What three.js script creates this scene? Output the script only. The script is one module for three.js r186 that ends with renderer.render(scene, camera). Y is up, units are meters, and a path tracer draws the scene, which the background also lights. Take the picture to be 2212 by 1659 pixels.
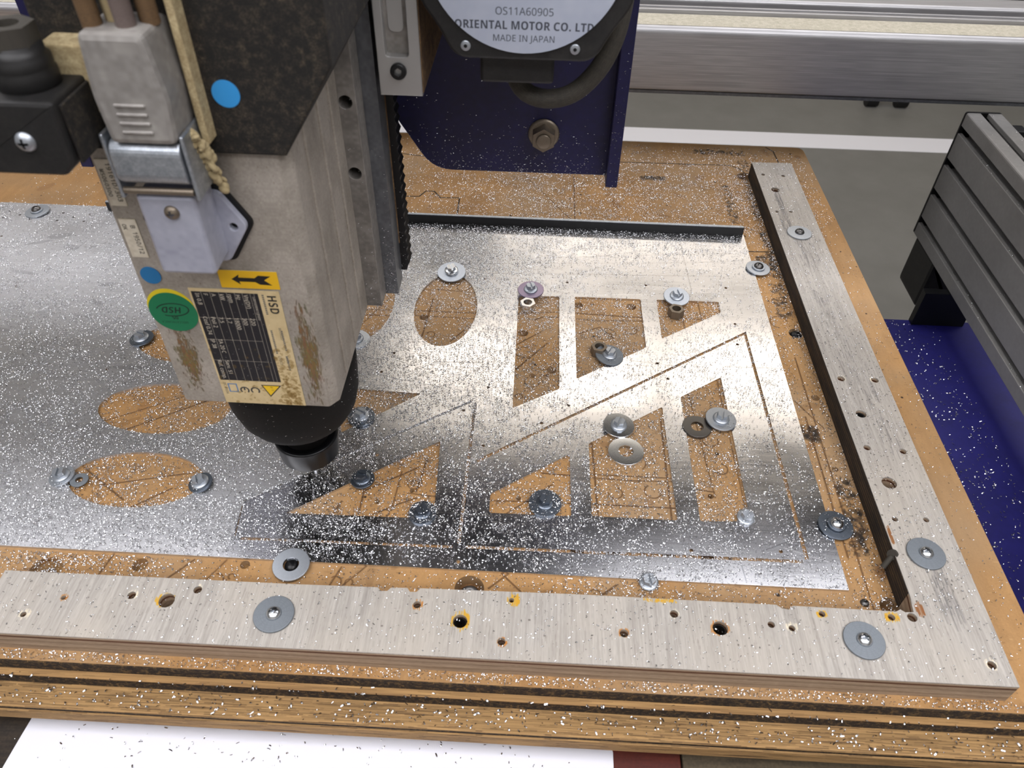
import * as THREE from 'three';
import { RoundedBoxGeometry } from 'three/addons/geometries/RoundedBoxGeometry.js';
import { mergeGeometries } from 'three/addons/utils/BufferGeometryUtils.js';
import { RectAreaLightUniformsLib } from 'three/addons/lights/RectAreaLightUniformsLib.js';
import { Brush, Evaluator, SUBTRACTION } from 'three-bvh-csg';

// ---------------------------------------------------------------- camera, light levels, exposure
const K = 0.001;                                   // everything below is measured in millimetres; y = 0 is the top of the bed board
const scene = new THREE.Scene();
const camera = new THREE.PerspectiveCamera(53.1, 2212 / 1659, 0.01, 30);
camera.position.set(0, 436 * K, 0);
camera.up.set(-0.04518, 0.71978, -0.69273);
camera.lookAt(-0.02243, 436 * K - 0.69399, -0.71963);
camera.focus = 0.66; camera.userData.fStop = 16;
const renderer = new THREE.WebGLRenderer({ antialias: true });
renderer.toneMapping = THREE.LinearToneMapping;
renderer.toneMappingExposure = 0.53;
renderer.shadowMap.enabled = true;
RectAreaLightUniformsLib.init();
const LAMP = 7.5;                                  // radiance of a ceiling lamp
// ceiling lamps: centre x, centre z, width x, length z, share of full power
const LAMPS = [[-900, 250, 1500, 600, 1], [900, 250, 1500, 600, 1], [-900, 1300, 1500, 600, 1], [900, 1300, 1500, 600, 1], [-1000, -1300, 1500, 600, 0.8], [1000, -1300, 1500, 600, 0.8], [-20, -2480, 1100, 420, 0.55], [1160, -2480, 1100, 420, 0.55], [-2660, -2750, 700, 420, 0.4], [560, -3500, 1500, 420, 0.4]];  // the pair above the machine's rear is added to brighten the rear bed
const LAMP_LABELS = ['left lamp panel over the machine', 'right lamp panel over the machine', 'left lamp panel behind the viewer', 'right lamp panel behind the viewer', 'added left lamp panel brightening the rear of the machine', 'added right lamp panel brightening the rear of the machine', 'left lamp panel of the near rear row', 'right lamp panel of the near rear row', 'lamp panel at the far left of the room', 'lamp panel of the far rear row'];

// ---------------------------------------------------------------- helpers
let seed = 7;
const rnd = () => { seed = (seed + 0x6d2b79f5) | 0; let t = Math.imul(seed ^ (seed >>> 15), 1 | seed); t = (t + Math.imul(t ^ (t >>> 7), 61 | t)) ^ t; return ((t ^ (t >>> 14)) >>> 0) / 4294967296; };
const rr = (a, b) => a + (b - a) * rnd();
const used = new Map();
const numbered = (n) => { const k = used.get(n) || 0; used.set(n, k + 1); return k ? n + '_' + String(k).padStart(3, '0') : n; };
const baseOf = new Map();
function tag(o, label, category, group, kind) {
  o.userData.label = label;
  if (category) o.userData.category = category;
  if (group) o.userData.group = group;
  if (kind) o.userData.kind = kind;
  return o;
}
function thing(name, label, category, base, group) {
  const o = new THREE.Group(); o.name = numbered(name);
  o.position.set(base[0] * K, base[1] * K, base[2] * K); baseOf.set(o, base);
  scene.add(o); return tag(o, label, category, group);
}
// a part whose geometry is given in world millimetres
function part(parent, name, geo, mat, label) {
  const b = baseOf.get(parent) || [0, 0, 0];
  geo.scale(K, K, K);
  geo.translate(-b[0] * K, -b[1] * K, -b[2] * K);
  const m = new THREE.Mesh(geo, mat); m.name = name; m.castShadow = m.receiveShadow = true;
  if (label) m.userData.label = label;
  baseOf.set(m, b); parent.add(m); return m;
}
function solo(name, geo, mat, label, category, group) {          // a thing that is one mesh
  geo.computeBoundingBox(); const c = geo.boundingBox.getCenter(new THREE.Vector3()); const b = [c.x, geo.boundingBox.min.y, c.z];
  geo.scale(K, K, K); geo.translate(-b[0] * K, -b[1] * K, -b[2] * K);
  const m = new THREE.Mesh(geo, mat); m.name = numbered(name); m.position.set(b[0] * K, b[1] * K, b[2] * K); m.castShadow = m.receiveShadow = true;
  scene.add(m); return tag(m, label, category, group);
}
function struct(name, geo, mat, label) {
  geo.scale(K, K, K); const m = new THREE.Mesh(geo, mat); m.name = name; m.castShadow = m.receiveShadow = true; m.userData.kind = 'structure';
  m.userData.label = label; scene.add(m); return m;
}
// uv in metres from the dominant axis of each triangle (geometry in mm)
function boxUV(g) {
  if (g.index) { g = g.toNonIndexed(); }
  const p = g.attributes.position, n = g.attributes.normal, uv = new Float32Array(p.count * 2);
  for (let i = 0; i < p.count; i += 3) {
    let nx = 0, ny = 0, nz = 0;
    for (let k = 0; k < 3; k++) { nx += Math.abs(n.getX(i + k)); ny += Math.abs(n.getY(i + k)); nz += Math.abs(n.getZ(i + k)); }
    for (let k = 0; k < 3; k++) {
      const x = p.getX(i + k), y = p.getY(i + k), z = p.getZ(i + k);
      let u, v;
      if (ny >= nx && ny >= nz) { u = x; v = -z; } else if (nz >= nx) { u = x; v = y; } else { u = -z; v = y; }
      uv[(i + k) * 2] = u * K; uv[(i + k) * 2 + 1] = v * K;
    }
  }
  g.setAttribute('uv', new THREE.BufferAttribute(uv, 2)); return g;
}
const rbox = (x0, x1, y0, y1, z0, z1, r = 0.6, s = 1) => boxUV(new RoundedBoxGeometry(x1 - x0, y1 - y0, z1 - z0, s, Math.min(r, (x1 - x0) / 2.01, (y1 - y0) / 2.01, (z1 - z0) / 2.01)).translate((x0 + x1) / 2, (y0 + y1) / 2, (z0 + z1) / 2));
const ring = (x, z, r, n = 14, a0 = 0) => Array.from({ length: n }, (_, i) => [x + r * Math.cos(a0 + i / n * 6.28319), z + r * Math.sin(a0 + i / n * 6.28319)]);
const ell = (x, z, rx, rz, n = 48) => Array.from({ length: n }, (_, i) => [x + rx * Math.cos(i / n * 6.28319), z + rz * Math.sin(i / n * 6.28319)]);
function mkShape(pts, holes, sy) {
  const s = new THREE.Shape(pts.map(([a, b]) => new THREE.Vector2(a, b * sy)));
  for (const h of holes) s.holes.push(new THREE.Path(h.map(([a, b]) => new THREE.Vector2(a, b * sy))));
  return s;
}
// plates: outline in x,z extruded in y / outline in x,y extruded in z / outline in z,y extruded in x
function slabY(pts, y0, y1, holes = [], bevel = 0) {
  const g = new THREE.ExtrudeGeometry(mkShape(pts, holes, -1), { depth: y1 - y0 - 2 * bevel, bevelEnabled: bevel > 0, bevelSize: bevel, bevelOffset: -bevel, bevelThickness: bevel, bevelSegments: 2, curveSegments: 6 });
  return boxUV(g.rotateX(-Math.PI / 2).translate(0, y0 + bevel, 0));
}
function slabZ(pts, z0, z1, holes = [], bevel = 0) {
  const g = new THREE.ExtrudeGeometry(mkShape(pts, holes, 1), { depth: z1 - z0 - 2 * bevel, bevelEnabled: bevel > 0, bevelSize: bevel, bevelOffset: -bevel, bevelThickness: bevel, bevelSegments: 2, curveSegments: 6 });
  return boxUV(g.translate(0, 0, z0 + bevel));
}
function slabX(pts, x0, x1, bevel = 0) {                           // pts are [z, y]
  const g = new THREE.ExtrudeGeometry(mkShape(pts.map(([z, y]) => [-z, y]), [], 1), { depth: x1 - x0 - 2 * bevel, bevelEnabled: bevel > 0, bevelSize: bevel, bevelOffset: -bevel, bevelThickness: bevel, bevelSegments: 2 });
  return boxUV(g.rotateY(Math.PI / 2).translate(x0 + bevel, 0, 0));
}
const lathe = (pts, n = 40) => new THREE.LatheGeometry(pts.map(([r, y]) => new THREE.Vector2(r, y)), n);
const tube = (pts, r, n = 40, m = 12) => new THREE.TubeGeometry(new THREE.CatmullRomCurve3(pts.map((p) => new THREE.Vector3(...p))), n, r, m);
// round the corners of a polygon
function rounded(pts, r, n = 4) {
  const out = [], L = pts.length;
  pts.forEach((p, i) => {
    const a = pts[(i + L - 1) % L], b = pts[(i + 1) % L], ra = Array.isArray(r) ? r[i] : r;
    if (!ra) return out.push(p);
    const da = Math.hypot(a[0] - p[0], a[1] - p[1]), db = Math.hypot(b[0] - p[0], b[1] - p[1]), q = Math.min(ra, da / 2.2, db / 2.2);
    const A = [p[0] + (a[0] - p[0]) / da * q, p[1] + (a[1] - p[1]) / da * q], B = [p[0] + (b[0] - p[0]) / db * q, p[1] + (b[1] - p[1]) / db * q];
    for (let k = 0; k <= n; k++) { const t = k / n, u = 1 - t; out.push([u * u * A[0] + 2 * u * t * p[0] + t * t * B[0], u * u * A[1] + 2 * u * t * p[1] + t * t * B[1]]); }
  });
  return out;
}
// outline of a groove of width w along a polyline
function strip(pts, w) {
  const L = [], R = [];
  pts.forEach((p, i) => {
    const a = pts[Math.max(0, i - 1)], b = pts[Math.min(pts.length - 1, i + 1)];
    let nx = 0, nz = 0;
    for (const [s, e] of [[a, p], [p, b]]) { const d = Math.hypot(e[0] - s[0], e[1] - s[1]); if (d > 0) { nx += -(e[1] - s[1]) / d; nz += (e[0] - s[0]) / d; } }
    const d = Math.hypot(nx, nz), s0 = i && i < pts.length - 1 ? 1 / Math.max(0.4, d / 2) : 1; nx /= d; nz /= d;
    L.push([p[0] + nx * w / 2 * s0, p[1] + nz * w / 2 * s0]); R.push([p[0] - nx * w / 2 * s0, p[1] - nz * w / 2 * s0]);
  });
  return [...L, ...R.reverse()];
}
const inside = (x, z, poly) => { let c = false; for (let i = 0, j = poly.length - 1; i < poly.length; j = i++) { const [xi, zi] = poly[i], [xj, zj] = poly[j]; if ((zi > z) !== (zj > z) && x < (xj - xi) * (z - zi) / (zj - zi) + xi) c = !c; } return c; };
const csg = new Evaluator(); csg.useGroups = false;
function cut(a, ...bs) { let r = new Brush(a); r.updateMatrixWorld(); for (const b of bs) { const q = new Brush(b); q.updateMatrixWorld(); r = csg.evaluate(r, q, SUBTRACTION); } const g = r.geometry; g.clearGroups(); return g; }

// ---------------------------------------------------------------- textures
const HN = 256, hash = Float32Array.from({ length: HN * HN }, rnd);
function vnoise(x, y) {
  const xi = Math.floor(x), yi = Math.floor(y), fx = x - xi, fy = y - yi, u = fx * fx * (3 - 2 * fx), v = fy * fy * (3 - 2 * fy), h = (a, b) => hash[((b & 255) << 8) | (a & 255)];
  return (h(xi, yi) * (1 - u) + h(xi + 1, yi) * u) * (1 - v) + (h(xi, yi + 1) * (1 - u) + h(xi + 1, yi + 1) * u) * v;
}
const fbm = (x, y) => vnoise(x, y) * 0.5 + vnoise(x * 2.1 + 9, y * 2.1 + 3) * 0.3 + vnoise(x * 4.3 + 5, y * 4.3 + 7) * 0.2;
// canvas over w x h millimetres; per-pixel base colour, then drawing in millimetres
function paint(w, h, px, base, draw, srgb = true) {
  const c = document.createElement('canvas'); c.width = Math.round(w * px); c.height = Math.round(h * px);
  const ctx = c.getContext('2d'), im = ctx.createImageData(c.width, c.height), d = im.data;
  for (let j = 0, i = 0; j < c.height; j++) for (let k = 0; k < c.width; k++, i += 4) { const q = base(k / px, j / px); d[i] = q[0]; d[i + 1] = q[1]; d[i + 2] = q[2]; d[i + 3] = 255; }
  ctx.putImageData(im, 0, 0); ctx.setTransform(px, 0, 0, px, 0, 0);
  if (draw) draw(ctx);
  const t = new THREE.CanvasTexture(c); if (srgb) t.colorSpace = THREE.SRGBColorSpace; t.wrapS = t.wrapT = THREE.MirroredRepeatWrapping; t.anisotropy = 8; return t;
}
// place a texture so that metre uv (x, -z) or (x, y) meets its own rectangle: left x0, bottom edge v0 (mm)
function fit(t, x0, v0, w, h) { t.repeat.set(1 / (w * K), 1 / (h * K)); t.offset.set(-x0 / w, -v0 / h); return t; }
const mixc = (a, b, t) => [a[0] + (b[0] - a[0]) * t, a[1] + (b[1] - a[1]) * t, a[2] + (b[2] - a[2]) * t];
const clamp = (x) => Math.max(0, Math.min(1, x));
const std = (o) => new THREE.MeshStandardMaterial(o);
const phys = (o) => new THREE.MeshPhysicalMaterial(o);

// engraved lines of old jobs in the bed board (x, z): places read from the photograph
const GROOVES = [
  [[-330, -838], [-161, -835], [-125, -829], [98, -835], [222, -837], [232, -831], [238, -818]], [[-18, -799], [35, -707], [48, -684]], [[40, -798], [40, -690]],
  [[-300, -741], [-151, -739], [-129, -740], [-123, -752], [-114, -752], [-106, -739], [-85, -740], [-84, -690]], [[274, -886], [281, -876], [283, -812]], [[214, -659], [236, -660]],
  [[214, -448], [231, -418]], [[226, -500], [224, -262]], [[219, -430], [218, -300]],
  [[-13, -544], [24, -549]], [[2, -536], [10, -541], [24, -541]], [[36, -548], [100, -546]], [[40, -540], [58, -539], [99, -541]], [[113, -549], [135, -548], [172, -545]], [[135, -566], [136, -520]], [[152, -570], [153, -530]],
  [[-106, -542], [-51, -542]], [[-106, -535], [-51, -534]], [[-92, -560], [-96, -495]], [[-70, -502], [-58, -520]], [[-105, -572], [-90, -575], [-54, -572]], [[-180, -541], [-126, -541]], [[-180, -533], [-127, -533]], [[-160, -500], [-131, -560]],
  [[129, -452], [136, -345]], [[155, -468], [156, -325]], [[122, -352], [136, -350]], [[48, -430], [52, -322]], [[104, -420], [103, -322]],
  [[-277, -249], [-271, -259], [-268, -274]], [[-204, -254], [-193, -274]], [[-124, -252], [-121, -262], [-117, -273]], [[-115, -258], [-100, -276]], [[-20, -263], [1, -283]], [[-15, -277], [4, -258]], [[40, -252], [62, -270]], [[-230, -254], [-214, -273]],
  [[-114, -316], [-114, -336], [-78, -360]], [[-83, -336], [-62, -334]], [[-77, -338], [-73, -368]], [[-104, -316], [-88, -326], [-76, -332]], [[-132, -314], [-128, -326]], [[-90, -355], [-92, -320]],
  [[12, -360], [33, -359]], [[-23, -333], [33, -334]], [[-12, -322], [20, -350]], [[47, -361], [106, -361]], [[48, -334], [107, -334]], [[47, -358], [80, -357], [106, -358]],
  [[-330, -388], [-262, -428]], [[-310, -380], [-250, -420]], [[-320, -345], [-280, -318]], [[-300, -330], [-240, -345]], [[-272, -312], [-250, -330]], [[-14, -500], [8, -520]], [[-12, -470], [14, -505]], [[42, -520], [60, -530], [72, -515]],
];
const ARCS = [[222, -548, 8], [-79, -345, 5], [-79, -345, 2.5], [-119, -262, 4], [-110, -262, 2.5], [66, -520, 8], [67, -519, 3.5], [88, -527, 5], [-6, -492, 7], [2, -456, 6], [-8, -438, 3], [12, -468, 4], [-195, -259, 4.5], [-186, -262, 2], [48, -262, 4], [58, -258, 2], [166, -256, 6], [172, -252, 3], [80, -375, 9], [92, -348, 6], [65, -345, 5], [140, -400, 6], [144, -372, 5], [-96, -318, 3], [-70, -552, 5], [-88, -510, 3.5], [-66, -580, 6], [222, -330, 3], [225, -310, 3.5]];
// ---- bed board: 920 x 690 mm, left -600, rear -888
const BX = -600, BZ = -888, BW = 920, BH = 690, BP = 2.2;
const bedBase = (u, v) => {
  const x = u + BX, z = v + BZ, f = fbm(x * 0.03, z * 0.03), g = fbm(x * 0.25 + 40, z * 0.05), s = vnoise(x * 1.7, z * 1.7), p = fbm(x * 0.012 + 7, z * 0.012 + 3);
  let c = mixc([140, 104, 62], [194, 150, 96], clamp(0.2 + f * 0.5 + (g - 0.5) * 0.4 + (s - 0.5) * 0.22));
  c = mixc(c, [162, 137, 108], clamp((p - 0.38) * 2.2) * 0.7);                 // greyer, duster-worn patches
  return c;
};
function bedLines(c, w, style, jit) {
  c.lineCap = 'round'; c.lineJoin = 'round'; c.strokeStyle = style;
  for (const g of GROOVES) { c.lineWidth = w * jit(); c.beginPath(); g.forEach(([x, z], i) => (i ? c.lineTo(x - BX, z - BZ) : c.moveTo(x - BX, z - BZ))); c.stroke(); }
  for (const [x, z, r] of ARCS) { c.lineWidth = w * 0.8; c.beginPath(); c.arc(x - BX, z - BZ, r, r, r + 4.4); c.stroke(); }
}
function bedDraw(c) {
  const s0 = seed; seed = 91;
  for (let i = 0; i < 2600; i++) {                                    // fibres and specks
    const x = rr(0, BW), z = rr(0, BH); c.fillStyle = `rgba(${rnd() < 0.6 ? '70,42,18' : '235,200,150'},${rr(0.1, 0.4)})`;
    c.fillRect(x, z, rr(0.5, 5), rr(0.3, 0.7));
  }
  for (let i = 0; i < 150; i++) { const x = rr(0, BW), z = rr(0, BH); c.fillStyle = `rgba(88,52,22,${rr(0.1, 0.3)})`; c.beginPath(); c.ellipse(x, z, rr(2, 11), rr(1, 5), rr(0, 3), 0, 7); c.fill(); }
  for (const [x, z, w, h] of [[236, -715, 5, 60], [236, -655, 5, 40], [230, -580, 7, 26], [228, -640, 8, 12], [231, -345, 6, 30], [228, -318, 5, 16], [218, -412, 7, 8], [240, -780, 6, 70], [210, -750, 5, 40], [130, -800, 14, 4], [214, -868, 30, 6]])   // soot and grease smears beside the rail
    for (let i = 0; i < 110; i++) { c.fillStyle = `rgba(24,18,13,${rr(0.1, 0.45)})`; c.beginPath(); c.ellipse(x + rr(-w, w) - BX, z + rr(-h, h) - BZ, rr(0.4, 2), rr(0.5, 3.4), rr(0, 3), 0, 7); c.fill(); }
  bedLines(c, 0.9, 'rgba(66,38,14,0.6)', () => rr(0.7, 1.3));
  c.lineWidth = 1.3; c.strokeStyle = 'rgba(22,14,8,0.9)';              // sooty open joints at the rear
  for (const i of [0, 3, 4, 5]) { c.beginPath(); GROOVES[i].forEach(([x, z], k) => (k ? c.lineTo(x - BX, z - BZ) : c.moveTo(x - BX, z - BZ))); c.stroke(); }
  for (let i = 0; i < 120; i++) { const x = rr(0, BW), z = rr(0, BH), r = rr(0.5, 1.4); c.fillStyle = 'rgba(26,15,8,0.9)'; c.beginPath(); c.ellipse(x, z, r, r, 0, 0, 7); c.fill(); }
  seed = s0;
}
const bedMap = fit(paint(BW, BH, BP, bedBase, bedDraw), BX, 198, BW, BH);
const bedBump = fit(paint(BW, BH, BP, (u, v) => { const q = 190 + (vnoise(u * 0.9, v * 0.9) - 0.5) * 30; return [q, q, q]; }, (c) => { const s0 = seed; seed = 91; bedLines(c, 1.1, 'rgb(40,40,40)', () => 1); seed = s0; }, false), BX, 198, BW, BH);
// ---- veneer of the plywood frame: x -330..290, z -820..-200
const FX = -330, FZ = -820, FW = 620, FH = 620, FP = 3.2;
const FHOLES = [[247.4, -784.6, 2.2], [269.5, -783.2, 2.2], [254.7, -752.1, 4.6], [247.3, -707.5, 2], [261.8, -708.6, 2], [248.3, -456.7, 3], [275.1, -456.8, 3], [253.4, -418, 4], [248.2, -383.5, 2.6], [273.6, -381.5, 2.6], [254.4, -351.2, 5.2], [248.7, -320, 2], [269.7, -320.6, 2], [272.8, -218.9, 2.6], [224, -246.3, 2.2], [236.6, -247, 3], [182.5, -246.2, 2], [162.3, -235.7, 2], [150.4, -237.4, 2.2], [119.6, -233.3, 4.6], [93.1, -241.1, 2.6], [62.3, -226.8, 2.6], [-4.8, -244.6, 1.6], [-9.4, -217.5, 2.4], [-34.6, -229, 4.4], [-61.5, -238.4, 2.4], [-195.9, -240.8, 2.6], [-211.9, -232.6, 4.8], [-234.2, -234.8, 2.6], [-274.1, -230.9, 1.5], [-292.5, -218.8, 1.8]];
const SPLINT = [[224, -246, 9, 5, 1], [182, -246, 6, 4, 1], [-34.6, -229, 10, 11, 1], [-4, -244.5, 7, 8, 1], [-213, -232, 11, 7, 1], [119, -233, 10, 8, 0], [85, -249.5, 18, 2, 1], [243, -252, 5, 9, 2], [241.5, -306, 2, 12, 2], [-9.4, -217, 5, 5, 0], [-61.5, -238, 5, 6, 0], [-196, -241, 4, 5, 3], [-234, -235, 6, 5, 3], [-292, -219, 6, 6, 3], [272, -219, 6, 6, 3], [248, -457, 6, 5, 3], [274, -457, 6, 5, 3], [-274, -231, 4, 4, 0], [62, -227, 5, 5, 0], [93, -241, 5, 6, 3], [162, -236, 6, 6, 3]];
const frameBase = (u, v) => {
  const x = u + FX, z = v + FZ, g = vnoise(x * 1.9, z * 0.05) * 0.55 + vnoise(x * 0.5 + 30, z * 0.02) * 0.45, d = fbm(x * 0.02 + 4, z * 0.02), f = vnoise(x * 2.6, z * 0.35);
  let c = mixc([142, 136, 128], [203, 197, 188], clamp(0.42 + (g - 0.5) * 0.62 + (f - 0.5) * 0.2));
  return mixc(c, [182, 173, 160], clamp((d - 0.4) * 1.5));
};
const frameMap = fit(paint(FW, FH, FP, frameBase, (c) => {
  const s0 = seed; seed = 33;
  for (let i = 0; i < 16000; i++) { const x = rr(0, FW), z = rr(0, FH); c.fillStyle = `rgba(${rnd() < 0.7 ? '62,54,46' : '230,224,214'},${rr(0.05, 0.26)})`; c.fillRect(x, z, rr(0.2, 0.4), rr(1, 7)); }
  for (let i = 0; i < 500; i++) { c.fillStyle = `rgba(50,44,38,${rr(0.2, 0.6)})`; c.beginPath(); c.ellipse(rr(0, FW), rr(0, FH), rr(0.2, 0.8), rr(0.2, 0.6), 0, 0, 7); c.fill(); }
  for (const [x, z, w, h] of [[254, -735, 3, 26], [262, -640, 9, 24], [258, -520, 7, 60], [268, -430, 8, 50], [262, -270, 6, 18], [252, -690, 5, 20]])      // handling dirt on the right rail
    for (let i = 0; i < 130; i++) { c.fillStyle = `rgba(42,42,46,${rr(0.05, 0.2)})`; c.fillRect(x + rr(-w, w) - FX, z + rr(-h, h) - FZ, rr(0.3, 0.9), rr(2, 16)); }
  const tones = ['176,110,40', '200,150,36', '132,82,40', '226,214,186'];
  for (const [x, z, w, h, t] of SPLINT) {                                                // torn veneer: glue line and core show
    for (let i = 0; i < w * 3.2; i++) { const px = x + rr(-w, w) * 0.55; const hh = h * rr(0.3, 0.75) * Math.sqrt(Math.max(0.1, 1 - ((px - x) / w / 0.6) ** 2)); c.fillStyle = `rgba(${tones[t]},${t === 3 ? 0.5 : 0.85})`; c.fillRect(px - FX, z - hh - FZ + rr(-1, 1), rr(0.3, 0.9), hh * 1.8); }
  }
  seed = s0;
}), FX, 200, FW, FH);
// ---- worn pine of the bed's stepped front
const woodBase = (tones, sx, sy) => (u, v) => mixc(tones[0], tones[1], clamp(0.05 + fbm(u * sx, v * sy) * 0.7 + vnoise(u * sx * 3, v * sy * 7) * 0.35));
const woodMap = paint(300, 60, 4, woodBase([[116, 86, 50], [188, 148, 94]], 0.02, 1.1), (c) => { const s0 = seed; seed = 12; for (let i = 0; i < 900; i++) { c.fillStyle = `rgba(60,38,16,${rr(0.08, 0.4)})`; c.fillRect(rr(0, 300), rr(0, 60), rr(2, 30), rr(0.15, 0.5)); } seed = s0; }); fit(woodMap, 0, 0, 300, 60);
const woodDarkMap = paint(300, 60, 4, woodBase([[102, 78, 46], [192, 152, 98]], 0.03, 1.4), (c) => { const s0 = seed; seed = 13; for (let i = 0; i < 1800; i++) { c.fillStyle = `rgba(50,32,14,${rr(0.1, 0.5)})`; c.fillRect(rr(0, 300), rr(0, 60), rr(1, 26), rr(0.15, 0.5)); } seed = s0; }); fit(woodDarkMap, 0, 0, 300, 60);
const charMap = paint(120, 24, 8, (u, v) => mixc([24, 17, 12], [128, 100, 58], Math.pow(clamp(fbm(u * 0.5, v * 0.6) * 1.2 - 0.15 + (vnoise(u * 2.2, v * 2.2) - 0.5) * 0.5), 1.7))); fit(charMap, 0, 0, 120, 24);
const plyEdge = (a, b) => { const t = paint(160, 20, 6, (u, v) => mixc(a, b, clamp(vnoise(u * 0.06, v * 3.1) * 0.7 + vnoise(u * 0.5, v * 4) * 0.4))); return fit(t, 0, 0, 160, 20); };
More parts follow.
